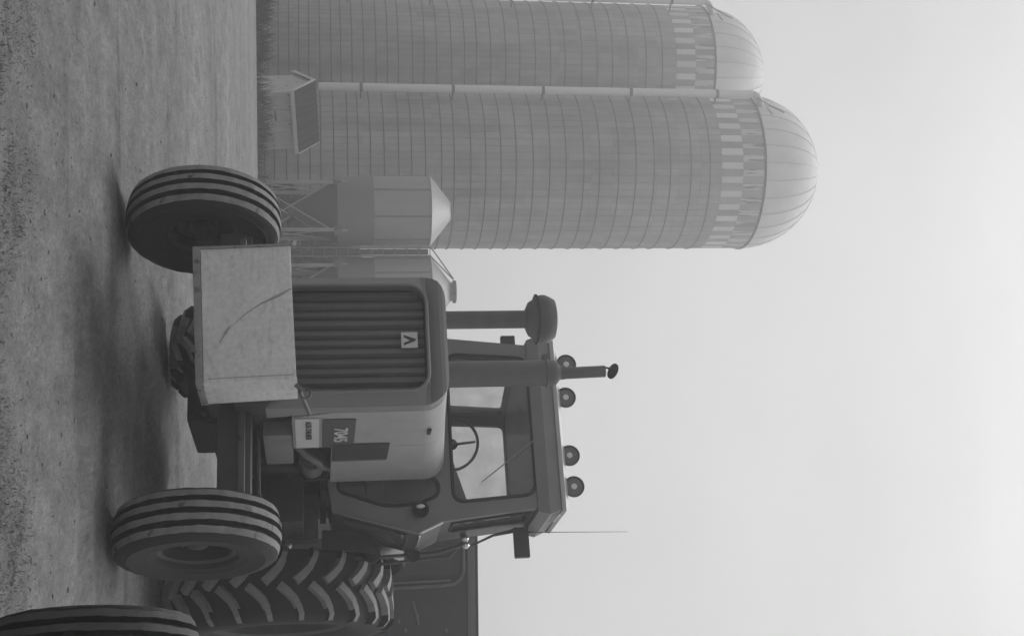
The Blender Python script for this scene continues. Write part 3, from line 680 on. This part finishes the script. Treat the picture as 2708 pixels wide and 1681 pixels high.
b = MB(); a_ = lx(1145, 1435, CX0 + 0.03); e_ = lx(1273, 1275, CX0 + 0.03); b.cyl(a_, e_, 0.006, 0.004, 6); b.bx(CX0 + 0.0, CX0 + 0.035, a_.y - 0.02, a_.y + 0.02, a_.z - 0.02, a_.z + 0.02); b.build('wiper', 'panel_dull', CF)
# inside: seat, steering wheel, console
c = lx(1175, 1196, -1.72)
b = MB(); tl = Matrix.Rotation(R_(20), 3, 'Y')
ringp = [tl @ Vector((0.0, 0.20 * math.cos(a), 0.20 * math.sin(a))) + c for a in np.linspace(0, 2 * math.pi, 33)[:-1]]
b.tube(ringp, 0.012, 8, loop=True)
for a in (90, 210, 330): b.cyl(c, tl @ Vector((0, 0.18 * math.cos(R_(a)), 0.18 * math.sin(R_(a)))) + c, 0.012, 0.009, 8)
b.cyl(c + tl @ Vector((0.02, 0, 0)), c - tl @ Vector((0.01, 0, 0)), 0.04); SW = b.build('steering_wheel', 'gasket', T)
b = MB(); b.cyl(c, (c.x + 0.28, c.y, 1.30), 0.035); b.build('steering_column', 'inside', SW)
b = MB(); b.bx(-1.40, -1.62, c.y - 0.22, c.y + 0.22, 1.265, 1.98, 0.05); b.build('dash_console', 'inside', T)
s0 = lx(1220, 1198, -2.35); s1 = lx(1325, 1236, -2.35)
yc = 0.30
b = MB(); b.plate(round_poly([(s0.y - 0.06, 1.62), (0.60, 1.62), (0.60, s1.z + 0.05), (s1.y, s1.z), (s0.y, s0.z), (s0.y - 0.04, s0.z - 0.06)], 0.03, 3), [], lambda y, z, d: (-2.35 - d, y, z), 0.10); ST = b.build('seat', 'seat', T)
b = MB(); b.bx(-1.9, -2.36, yc - 0.25, yc + 0.25, 1.56, 1.70, 0.05); b.cyl((-2.13, yc, 1.265), (-2.13, yc, 1.57), 0.09); b.build('seat_cushion', 'seat', ST)
# lamp on the cab corner, mirrors, antenna, grab rails, fender lamps
c = lx(1347, 1112, CX0 + 0.07)
for s in (1, -1):
    cc_ = Vector((c.x, s * c.y, c.z)); b = MB(); b.lathe([(0, -0.06), (0.035, -0.055), (0.058, -0.02), (0.062, 0.01), (0.056, 0.016)], 24, 'x', o=cc_); b.cyl(cc_ - Vector((0.1, 0, 0)), cc_ - Vector((0.04, 0, 0)), 0.014, n=8); HL = b.build('corner_lamp', 'cab_dark', T)
    b = MB(); b.lathe([(0.034, 0.0), (0.024, 0.028), (0.0, 0.036)], 16, 'x', o=cc_ + Vector((0.012, 0, 0))); b.v = [(p_[0], cc_.y + (p_[1] - cc_.y) * 0.45 - s * 0.022, p_[2]) for p_ in b.v]; b.build('lens', 'reflector', HL)
m0 = lx(1388, 1357, -1.85); m1 = lx(1472, 1401, -1.85)
for s in (1, -1):
    b = MB(); ya, yb = 0.66, m1.y
    b.bx(-1.90, -1.84, s * ya if s > 0 else -yb, s * yb if s > 0 else -ya, m0.z, m1.z + 0.004, 0.01); MR = b.build('side_mirror', 'lamp_body', T)
    b = MB(); k0 = lx(1441, 1248, -1.95); b.tube([(-1.95, s * k0.y, k0.z), (-1.90, s * (k0.y - 0.06), k0.z + 0.16), (-1.88, s * 0.68, m0.z + 0.01)], [0.008, 0.010, 0.016], 6); b.build('mirror_arm', 'lamp_body', MR)
a0 = lx(1406, 1398, -1.88); a1 = lx(1405, 1660, -1.88)
b = MB(); b.cyl((-1.88, a0.y, a0.z - 0.05), (-1.88, a1.y, a1.z), 0.0035, 0.0015, 5); b.cyl((-1.88, a0.y, a0.z - 0.05), (-1.88, a0.y, a0.z + 0.03), 0.012, 0.006, 8); b.build('antenna', 'lamp_body', T)
for u, v, rr_ in ((1470, 1094, 0.05), (1467, 983, 0.062)):
    c = lx(u, v, -2.0)
    b = MB(); b.lathe([(0, -0.05), (rr_ * 0.7, -0.045), (rr_, 0.0), (rr_, 0.03), (rr_ * 0.9, 0.034), (0, 0.03)], 20, 'x', o=c); b.cyl((c.x - 0.02, c.y, c.z), (c.x - 0.05, c.y - 0.09, c.z - 0.02), 0.014, n=6); b.build('fender_lamp', 'gasket', T)
for u, v in ((1423, 1229), (1440, 1231)):
    c = lx(u, v, -1.92); b = MB(); b.lathe([(0.030 * math.sin(a), -0.030 * math.cos(a)) for a in np.linspace(0.01, 3.13, 9)], 16, 'z', o=c); b.cyl((c.x - 0.015, c.y, c.z), (c.x - 0.06, 0.695, c.z - 0.02), 0.008, n=6); b.build('marker_lamp', 'chrome', T)
for s in (1, -1):
    b = MB(); b.tube([(-2.02, s * 0.80, 1.22), (-2.02, s * 0.82, 1.5), (-2.02, s * 0.80, 2.1), (-2.02, s * 0.75, 2.28), (-2.02, s * 0.68, 2.33)], 0.014, 8); b.tube([(-2.20, s * 0.83, 1.22), (-2.20, s * 0.84, 1.6), (-2.2, s * 0.80, 2.2), (-2.2, s * 0.69, 2.32)], 0.012, 8); b.build('grab_rail', 'axle', T)
    # inner fender round the wheel, step and tank
    arc = [R_(a) for a in range(20, 171, 10)]
    b = MB(); b.rings([[Vector((WB + rr * math.cos(a), s * yy, RR_ + rr * math.sin(a))) for rr, yy in ((0.99, 0.80), (0.99, 0.66), (0.97, 0.66), (0.97, 0.80))] for a in arc], smooth=True); b.build('fender', 'iron2', T)
    b = MB(); b.bx(-1.02, -1.62, s * 0.42, s * 0.74, 0.62, 1.10, 0.04); b.build('fuel_tank', 'iron2', T)
    b = MB(); b.bx(-1.64, -1.78, s * 0.40, s * 0.74, 0.98, 1.20, 0.01); b.bx(-1.64, -1.78, s * 0.52, s * 0.76, 0.60, 0.64, 0.01); b.bx(-1.70, -1.72, s * 0.50, s * 0.52, 0.62, 1.0); b.bx(-1.70, -1.72, s * 0.74, s * 0.76, 0.62, 1.0); b.build('cab_step', 'iron', T)

# ------------------------------------------------------------------ wheel of the vehicle parked alongside
NW = thing('implement_wheel', 'ribbed tyre and wheel of a vehicle parked close to the cabbed tractor', 'wheel', (1.175, 4.74, 0), R_(270) - R_(22))
ribbed_wheel(NW, (0, 0, 0.375), 0, 0.375, 0.20, 0.21, out=1, rib='rib_dark')
b = MB(); b.cyl((0, -0.02, 0.375), (0, 0.28, 0.375), 0.03); b.cyl((0, 0.28, 0.33), (0, 0.28, 0.66), 0.035); b.bx(-0.05, 0.05, 0.27, 1.3, 0.60, 0.70, 0.01); b.build('axle_beam', 'iron', NW)

# ------------------------------------------------------------------ dark machine standing behind the tractor
MY = 13.4
MC = thing('harvester_body', 'tall dark sheet-steel harvester body rising behind the tractor rear wheel', 'harvester', (2.28, MY, 0), 0)
b = MB(); b.bx(0, 3.4, 0, 2.0, 0.75, 2.90, 0.03); b.build('body_shell', 'machine', MC)
b = MB(); b.bx(-0.02, 3.42, -0.030, 0.0, 2.78, 2.86, 0.01); b.build('top_trim', 'machine_trim', MC)
b = MB(); dl = [(0.02, 1.2), (0.02, 2.60)] + [(0.42 + 0.12 * math.cos(a), 2.62 + 0.12 * math.sin(a)) for a in (R_(90), R_(60), R_(30), R_(0))] + [(0.54, 1.2)]
b.tube([(0.10, -0.03, 2.74), (0.40, -0.03, 2.74), (0.48, -0.03, 2.71), (0.53, -0.03, 2.64), (0.545, -0.03, 2.5), (0.56, -0.03, 1.1)], 0.018, 8); b.build('door_frame', 'machine_trim', MC)
b = MB(); b.tube([(0.49, -0.03, 2.60), (0.505, -0.03, 1.1)], 0.012, 8); b.build('grab_handle', 'machine_trim', MC)
b = MB(); b.bx(0.13, 0.43, -0.022, 0.0, 1.15, 2.62, 0.02); b.build('door_panel', 'machine', MC)
for x, z in ((0.33, 2.18), (0.9, 2.05), (0.86, 2.25), (1.02, 2.55), (1.0, 2.12), (0.72, 1.9)):
    b = MB(); b.bx(x - 0.02, x + 0.02, -0.02, 0.0, z - 0.012, z + 0.012, 0.004); b.build('latch', 'machine_trim', MC)
b = MB(); b.tube([(0.70, -0.015, 2.20), (0.95, -0.015, 2.26)], 0.012, 6); b.build('strut', 'machine_trim', MC)
for x in (0.62, 2.9):
    for y in (0.3, 1.7):
        b = MB(); P = [(0.22, -0.14), (0.35, -0.18), (0.44, -0.16), (0.46, 0), (0.44, 0.16), (0.35, 0.18), (0.22, 0.14), (0.20, 0)]
        b.lathe(P + [P[0]], 32, 'y', o=(x, y, 0.46)); b.cyl((x, y - 0.1, 0.46), (x, y + 0.1, 0.46), 0.22, n=24); b.build('wheel', 'rubber', MC)
        b = MB(); b.bx(x - 0.08, x + 0.08, y - 0.05, y + 0.05, 0.4, 0.80); b.build('wheel_strut', 'iron', MC)

# ------------------------------------------------------------------ silos
NCOL, SH = 72, 0.76
def stave_mesh(Rs, m):
    w = 2 * Rs * math.sin(math.pi / NCOL) * 0.962; hh = SH * 0.994; t = 0.06; b = MB()
    o = [(-w / 2, 0, -hh / 2), (w / 2, 0, -hh / 2), (w / 2, 0, hh / 2), (-w / 2, 0, hh / 2)]
    e = 0.007; i_ = [(-w / 2 + e, -0.007, -hh / 2 + e), (w / 2 - e, -0.007, -hh / 2 + e), (w / 2 - e, -0.007, hh / 2 - e), (-w / 2 + e, -0.007, hh / 2 - e)]
    k = [(p[0], t, p[2]) for p in o]
    b.rings([k, o, i_], smooth=False); return b, b.mesh('stave', m)
def silo(label, cx, cy, Rs, ztop, zb, pipe_ang, pipe_top, pipe_bot):
    S = thing('silo', label, 'silo', (cx, cy, zb), 0)
    H = ztop - zb; rows = int(round(H / SH)); sh = H / rows
    b = MB(); b.lathe([(Rs - 0.055, 0), (Rs - 0.055, H)], 96, 'z'); b.build('core_wall', 'core', S)
    b = MB(); b.lathe([(Rs + 0.10, -0.3), (Rs + 0.10, 0.12), (Rs - 0.06, 0.12)], 96, 'z'); b.build('footing', 'core', S)
    proto, me_g = stave_mesh(Rs, 'stave'); _, me_w = stave_mesh(Rs, 'stave_white'); _, me_p = stave_mesh(Rs, 'stave_peel')
    V, Fc, tones = [], [], []
    toward = math.atan2(-cx, -(-cy))      # view azimuth
    for r in range(rows):
        z = (r + 0.5) * sh
        for c in range(NCOL):
            a = 2 * math.pi * (c + 0.5) / NCOL           # 0 = facing -Y
            d = (a + math.pi) % (2 * math.pi) - math.pi
            vis = abs(d - math.atan2(cx, cy) * -1) < math.pi / 2
            loc = (Rs * math.sin(a), -Rs * math.cos(a), z)
            if vis and r >= rows - 8:
                kind = me_g
                if r == rows - 2 and c % 2 == 0: kind = me_w
                if r == rows - 1 and c % 2 == 1: kind = me_p
                o = link('stave', kind, S, loc, (0, 0, a)); o.scale = (1, 1, sh / SH)
            else:
                m_ = Matrix.Translation(loc) @ Matrix.Rotation(a, 4, 'Z'); bidx = len(V)
                V += [tuple(m_ @ Vector(p)) for p in proto.v]; Fc += [tuple(bidx + q for q in f) for f in proto.f]
                tn = min(1, max(0, random.gauss(0.5, 0.22) )); tones += [tn] * len(proto.v)
    me = bpy.data.meshes.new('staves'); me.from_pydata(V, [], Fc); me.materials.append(M['stave_all'])
    at = me.attributes.new('tone', 'FLOAT', 'POINT'); at.data.foreach_set('value', tones)
    o = link('stave_wall', me, S); o['kind'] = 'stuff'
    # steel hoops, closer together low down
    b = MB(); n = 72
    b.tube([((Rs + 0.022) * math.cos(2 * math.pi * k / n), (Rs + 0.022) * math.sin(2 * math.pi * k / n), 0) for k in range(n)], 0.020, 5, loop=True); hm = b.mesh('hoop', 'hoop')
    z = 0.3; k = 0
    while z < H - 1.6:
        link('hoop', hm, S, (0, 0, z + random.uniform(-0.05, 0.05)), (random.gauss(0, 0.003), random.gauss(0, 0.003), 0)); f = z / H
        z += 0.32 + 0.40 * f ** 0.9; k += 1
    b = MB(); b.lathe([(Rs + 0.03, H - 0.02), (Rs + 0.05, H), (Rs + 0.05, H + 0.06), (Rs - 0.05, H + 0.07)], 96, 'z'); b.build('rim_band', 'hoop', S)
    b = MB(); b.lathe([((Rs - 0.01) * math.cos(a), H + 0.06 + (Rs - 0.01) * math.sin(a)) for a in np.linspace(0, math.pi / 2 * 0.995, 14)], 96, 'z'); D = b.build('dome', 'dome', S)
    b = MB(); b.tube([(0, -(Rs + 0.005) * math.cos(a), H + 0.06 + (Rs + 0.005) * math.sin(a)) for a in np.linspace(0, math.pi / 2, 14)], 0.012, 5); rm = b.mesh('seam', 'dome_rib')
    for k in range(28): link('seam', rm, D, None, (0, 0, 2 * math.pi * k / 28))
    # blower pipe up the side, bent over into the dome
    px, py = pipe_ang; pr = 0.135
    pts = [(px, py, pipe_bot), (px, py, pipe_top)]
    b = MB(); b.cyl(pts[0], pts[1], pr, n=20); FP = b.build('fill_pipe', 'pipe', S)
    for k in range(5):
        zz = pipe_bot + (pipe_top - pipe_bot) * (0.09 + 0.205 * k)
        b = MB(); b.cyl((px, py, zz), (px, py, zz + 0.10), pr + 0.018, n=20); b.cyl((px, py, zz + 0.05), (px * 0.86, py * 0.86, zz + 0.05), 0.03, n=6); b.build('clamp', 'clamp', FP)
    q = Vector((px, py, 0)).normalized(); b = MB()
    arc = [Vector((px, py, pipe_top)) + Vector((0, 0, 1)) * 0.45 * math.sin(a) - q * 0.9 * (1 - math.cos(a)) for a in np.linspace(0, math.pi * 0.62, 9)]
    b.tube(arc, 0.12, 12); b.build('gooseneck', 'dome_rib', FP)
    b = MB(); b.tube([arc[0], arc[0] + Vector((0.35, -0.1, 0.5)), arc[0] + Vector((0.62, 0, 1.15))], 0.025, 6); b.tube([arc[0] + Vector((0.45, -.05, .5)), arc[0] + Vector((0.70, 0, .75))], 0.02, 6); b.build('pipe_brace', 'clamp', FP)
    return S
ZB = -0.85
silo('tall concrete stave silo with a white checker band behind the elevated bins', -5.2, 44.0, 2.75, 16.5, ZB, (-2.45, -2.0), 16.35 - ZB, 1.50 - ZB)
silo('farther concrete stave silo partly hidden by the checker banded silo', -9.75, 49.5, 2.7, 16.6, ZB, (-2.45, -2.05), 16.4 - ZB, 1.2 - ZB)

# ------------------------------------------------------------------ small shed by the silo
SHD = thing('small_shed', 'small leaning white shed with dark ribbed roof at the silo foot', 'shed', (-6.55, 37.5, -0.85), R_(28))
SHD.rotation_euler = (R_(0), R_(-3.0), R_(28))
Ls, Ws, hE, hP = 1.72, 1.66, 1.66, 2.20
for k in range(10):
    x0 = Ls * k / 10
    if 3 <= k <= 4: continue
    b = MB(); b.bx(x0 + 0.004, x0 + Ls / 10 - 0.004, 0, 0.02, 0, hE - 0.002); b.build('wall_board', 'shed', SHD)
b = MB(); b.bx(0.03, Ls - 0.03, 0.022, 0.05, 0, hE); b.bx(0.03, Ls - 0.03, Ws - 0.03, Ws, 0, hE); b.build('wall_frame', 'core', SHD)
b = MB(); b.bx(3 * Ls / 10 + 0.01, 5 * Ls / 10 - 0.01, 0.004, 0.02, 1.05, hE - 0.01); b.bx(3 * Ls / 10 + 0.01, 5 * Ls / 10 - 0.01, 0.010, 0.02, 0.05, 1.0); b.build('hatch_door', 'shed', SHD)
NB = 9
for k in range(NB):
    y0 = Ws * k / NB; y1 = y0 + Ws / NB - 0.008
    def top(y): return hE + (hP - hE) * (1 - abs(y - Ws / 2) / (Ws / 2))
    for x in (0.0, Ls):
        b = MB(); ys_ = [y0, y1] if not (y0 < Ws / 2 < y1) else [y0, Ws / 2, y1]
        out_ = [(y0, 0), (y1, 0)] + [(y, top(y) - 0.01) for y in ys_[::-1]]
        b.plate(out_, [], lambda a, c, d, x=x: (x - 0.02 + d, a, c), 0.02); b.build('gable_board', 'shed', SHD)
for s in (0, 1):
    ye, sgn = (-0.12, 1) if s == 0 else (Ws + 0.12, -1)
    sl_ = (hP - hE) / (Ws / 2); ze = hE - 0.12 * sl_
    e0 = Vector((-0.10, ye, ze + 0.015)); r0 = Vector((-0.10, Ws / 2, hP + 0.015)); up = Vector((0, 0, 0.03))
    b = MB(); b.rings([[e0 + Vector((x, 0, 0)), r0 + Vector((x, 0, 0)), r0 + Vector((x, 0, 0)) + up, e0 + Vector((x, 0, 0)) + up] for x in (0, Ls + 0.2)], smooth=False); RFx = b.build('roof', 'shed_roof', SHD)
    for k in range(10):
        x = 0.03 + (Ls + 0.14) * k / 9
        b = MB(); b.rings([[e0 + up + Vector((x - 0.02, 0, -0.002)), e0 + up + Vector((x + 0.02, 0, -0.002)), e0 + up + Vector((x, 0, 0.03))], [r0 + up + Vector((x - 0.02, 0, -0.002)), r0 + up + Vector((x + 0.02, 0, -0.002)), r0 + up + Vector((x, 0, 0.03))]], smooth=False); b.build('rib', 'shed_roof', RFx)
    b = MB(); b.bx(-0.11, Ls + 0.11, ye - 0.03, ye - 0.003, ze - 0.08, ze + 0.035); b.build('eave_board', 'shed_trim', SHD)
    for x in (-0.125, Ls + 0.103):
        b = MB(); d_ = Vector((0, 0, -0.09)); X = Vector((x + 0.10, 0, 0)); b.rings([[e0 + X + d_, r0 + X + d_, r0 + X + up, e0 + X + up], [e0 + X + d_ + Vector((0.022, 0, 0)), r0 + X + d_ + Vector((0.022, 0, 0)), r0 + X + up + Vector((0.022, 0, 0)), e0 + X + up + Vector((0.022, 0, 0))]], smooth=False); b.build('barge_board', 'shed_trim', SHD)

# ------------------------------------------------------------------ feed bins on legs
def feed_bin(label, cx, cy, rb, ladder):
    B = thing('feed_bin', label, 'feed bin', (cx, cy, -0.82), 0, None); o = 0.82
    z0, z1, z2, z3 = 1.86 + o, 2.78 + o, 4.24 + o, 4.80 + o
    def corr(za, zb_, r, n):
        P = []
        for k in range(n + 1):
            P.append((r, za + (zb_ - za) * k / n))
        return P
    b = MB(); P = []
    n = 26
    for k in range(n * 2 + 1): P.append((rb + 0.006 * (k % 2), z0 + (z1 - z0) * k / (2 * n)))
    b.lathe(P, 72, 'z'); b.build('lower_ring', 'bin_low', B, sharp=60)
    b = MB(); P = []; n = 40
    for k in range(n * 2 + 1): P.append((rb + 0.010 + 0.006 * (k % 2), z1 + (z2 - z1) * k / (2 * n)))
    b.lathe(P, 72, 'z'); b.build('upper_ring', 'bin_up', B, sharp=60)
    for k in range(8):
        a = 2 * math.pi * (k + 0.3) / 8; ca, sa = math.cos(a), math.sin(a)
        b = MB(); b.box((ca * (rb + 0.020), sa * (rb + 0.020), (z1 + z2) / 2), (0.012, 0.05, z2 - z1 - 0.02), Matrix.Rotation(a, 3, 'Z')); b.build('sheet_seam', 'bin_low', B)
    b = MB(); b.lathe([(rb + 0.05, z2 - 0.03), (rb + 0.05, z2), (0.24, z3), (0.24, z3 + 0.05), (0.0, z3 + 0.06)], 20, 'z'); b.build('roof_cone', 'bin_roof', B, sharp=25)
    b = MB(); b.lathe([(rb - 0.002, z0 + 0.02), (0.16, z0 - 1.05), (0.16, z0 - 1.25), (0.0, z0 - 1.25)], 40, 'z'); b.build('hopper', 'hopper', B)
    corners = [(math.cos(R_(a)) * (rb - 0.03), math.sin(R_(a)) * (rb - 0.03)) for a in (38, 128, 218, 308)]
    for x, y in corners:
        b = MB(); b.bx(x - 0.045, x + 0.045, y - 0.045, y + 0.045, 0.0, z0 + 0.25, 0.008); b.bx(x - 0.11, x + 0.11, y - 0.11, y + 0.11, -0.03, 0.02); b.build('leg', 'leg', B)
        b = MB(); b.box((x * 1.04, y * 1.04, z0 + 0.02), (0.20, 0.20, 0.20), Matrix.Rotation(math.atan2(y, x), 3, 'Z'), 0.03); b.build('leg_bracket', 'bin_low', B)
    for i in range(4):
        a = corners[i]; c = corners[(i + 1) % 4]
        b = MB(); b.cyl((a[0], a[1], 0.5), (c[0], c[1], z0 - 0.15), 0.020, n=6); b.build('brace', 'leg', B)
        b = MB(); b.cyl((a[0], a[1], z0 - 0.15), (c[0], c[1], 0.5), 0.018, n=6); b.build('brace', 'leg', B)
        b = MB(); b.cyl((a[0], a[1], 1.05), (c[0], c[1], 1.05), 0.016, n=6); b.build('brace', 'leg', B)
    if ladder:
        lx0, lx1, yy = -rb - 0.24, -rb - 0.02, -0.30
        b = MB()
        for x in (lx0, lx1): b.bx(x - 0.022, x + 0.022, yy - 0.022, yy + 0.022, 0.0, z2 + 0.02)
        L_ = b.build('ladder', 'bin_low', B)
        zz = 0.25
        while zz < z2: 
            b = MB(); b.cyl((lx0, yy, zz), (lx1, yy, zz), 0.012, n=6); b.build('rung', 'bin_low', L_); zz += 0.30
        for s in (0, 0.22):
            b = MB(); b.tube([(lx0 + s, yy, z2), (lx0 + s + 0.10, yy + 0.05, z2 + 0.10), (-0.32, yy + 0.1 + s * 0.4, z3 + 0.05)], 0.018, 6); b.build('roof_rail', 'bin_low', L_)
        b = MB(); b.cyl(((lx0 + lx1) / 2, yy + 0.12, 0.0), ((lx0 + lx1) / 2, yy + 0.12, z2 - 0.05), 0.075, n=16); b.build('auger_tube', 'hopper', B)
        b = MB(); b.lathe([(0.0, z3 + 0.05), (0.30, z3 + 0.05), (0.30, z3 + 0.12), (0.0, z3 + 0.13)], 20, 'z'); b.build('cap', 'bin_low', B)
    return B
feed_bin('corrugated feed bin on braced legs standing clear before the checker banded silo', -2.81, 33.0, 0.895, False)
feed_bin('corrugated feed bin with a side ladder rising beside the tractor hood', -0.70, 33.0, 0.905, True)

# ------------------------------------------------------------------ bushes behind the bins
def bush(label, cx, cy, rx, ry, hgt, n):
    B = thing('bush', label, 'bush', (cx, cy, -0.82), 0, 'dark bushes behind the feed bins')
    b = MB(); stems = []
    for k in range(9):
        a = random.uniform(0, 6.28); q = random.uniform(0.2, 0.8)
        e = Vector((q * rx * math.cos(a), q * ry * math.sin(a), hgt * random.uniform(0.55, 0.85))); stems.append(e)
        b.tube([(0.1 * math.cos(a), 0.1 * math.sin(a), -0.05), (e.x * 0.4, e.y * 0.4, e.z * 0.55), e], [0.035, 0.025, 0.010], 6)
    b.build('stem', 'iron', B)
    V, Fc, tn = [], [], []
    while len(Fc) < n:
        p = Vector((random.gauss(0, 0.6), random.gauss(0, 0.6), random.uniform(0.02, 1)))
        lim = (1.1 - 0.4 * p.z ** 3) * (0.8 + 0.25 * fbm(p.x * 3 + cx, p.z * 3, 4))
        if p.x ** 2 + p.y ** 2 > lim ** 2: continue
        c = Vector((p.x * rx, p.y * ry, p.z * hgt)); d = Vector((random.gauss(0, 1), random.gauss(0, 1), random.gauss(0.3, 0.6))).normalized(); e = d.orthogonal().normalized(); L_ = random.uniform(0.09, 0.20)
        k = len(V); V += [tuple(c - e * L_ * .35), tuple(c + d * L_), tuple(c + e * L_ * .35), tuple(c - d * L_)]; Fc.append((k, k + 1, k + 2, k + 3)); tn += [min(1, max(0, random.gauss(0.5, 0.25)))] * 4
    me = bpy.data.meshes.new('foliage'); me.from_pydata(V, [], Fc); me.materials.append(M['weed']); at = me.attributes.new('tone', 'FLOAT', 'POINT'); at.data.foreach_set('value', tn)
    link('foliage', me, B)
bush('dark leafy bush behind the legs of the feed bin standing clear', -2.95, 36.6, 0.85, 1.0, 3.0, 9000)
bush('dark leafy bush behind the legs of the feed bin with the ladder', -0.5, 36.6, 2.3, 1.0, 3.4, 12000)

# ------------------------------------------------------------------ weeds along the drop beyond the yard
wp, wl, ww_, wle, wt = [], [], [], [], []
while len(wp) < 44000:
    y = 30.4 + 7 * random.random() ** 1.5; x = random.uniform(-13, 4)
    cl = fbm(x * 0.55, y * 0.5, 9)
    if random.random() > 0.35 + 0.5 * cl: continue
    wp.append((x, y, gz(x, y) - 0.02)); wl.append(random.uniform(0.35, 1.0) * (1 + 0.45 * max(0, cl))); ww_.append(random.uniform(0.008, 0.022)); wle.append(random.uniform(0.15, 0.8)); wt.append(min(1, max(0, random.gauss(0.45, 0.25))))
tag(blades('weeds', wp, wl, ww_, wle, wt, 'weed'), 'rank dark weeds growing round the silo and shed footings', 'weeds', kind='stuff')

# ------------------------------------------------------------------ misty air
b = MB(); b.bx(-1400, 1400, -1400, 1400, -2.0, 20.6)
hz = bpy.data.materials.new('mist'); hz.use_nodes = True; t = hz.node_tree; t.nodes.clear()
o_ = t.nodes.new('ShaderNodeOutputMaterial'); pv = t.nodes.new('ShaderNodeVolumePrincipled')
pv.inputs['Color'].default_value = (0.95, 0.95, 0.95, 1); pv.inputs['Density'].default_value = 0.0080; pv.inputs['Anisotropy'].default_value = 0.55
t.links.new(pv.outputs[0], o_.inputs['Volume'])
tag(b.build('haze', hz), 'thin pale mist over the whole farmyard', 'haze', kind='stuff')
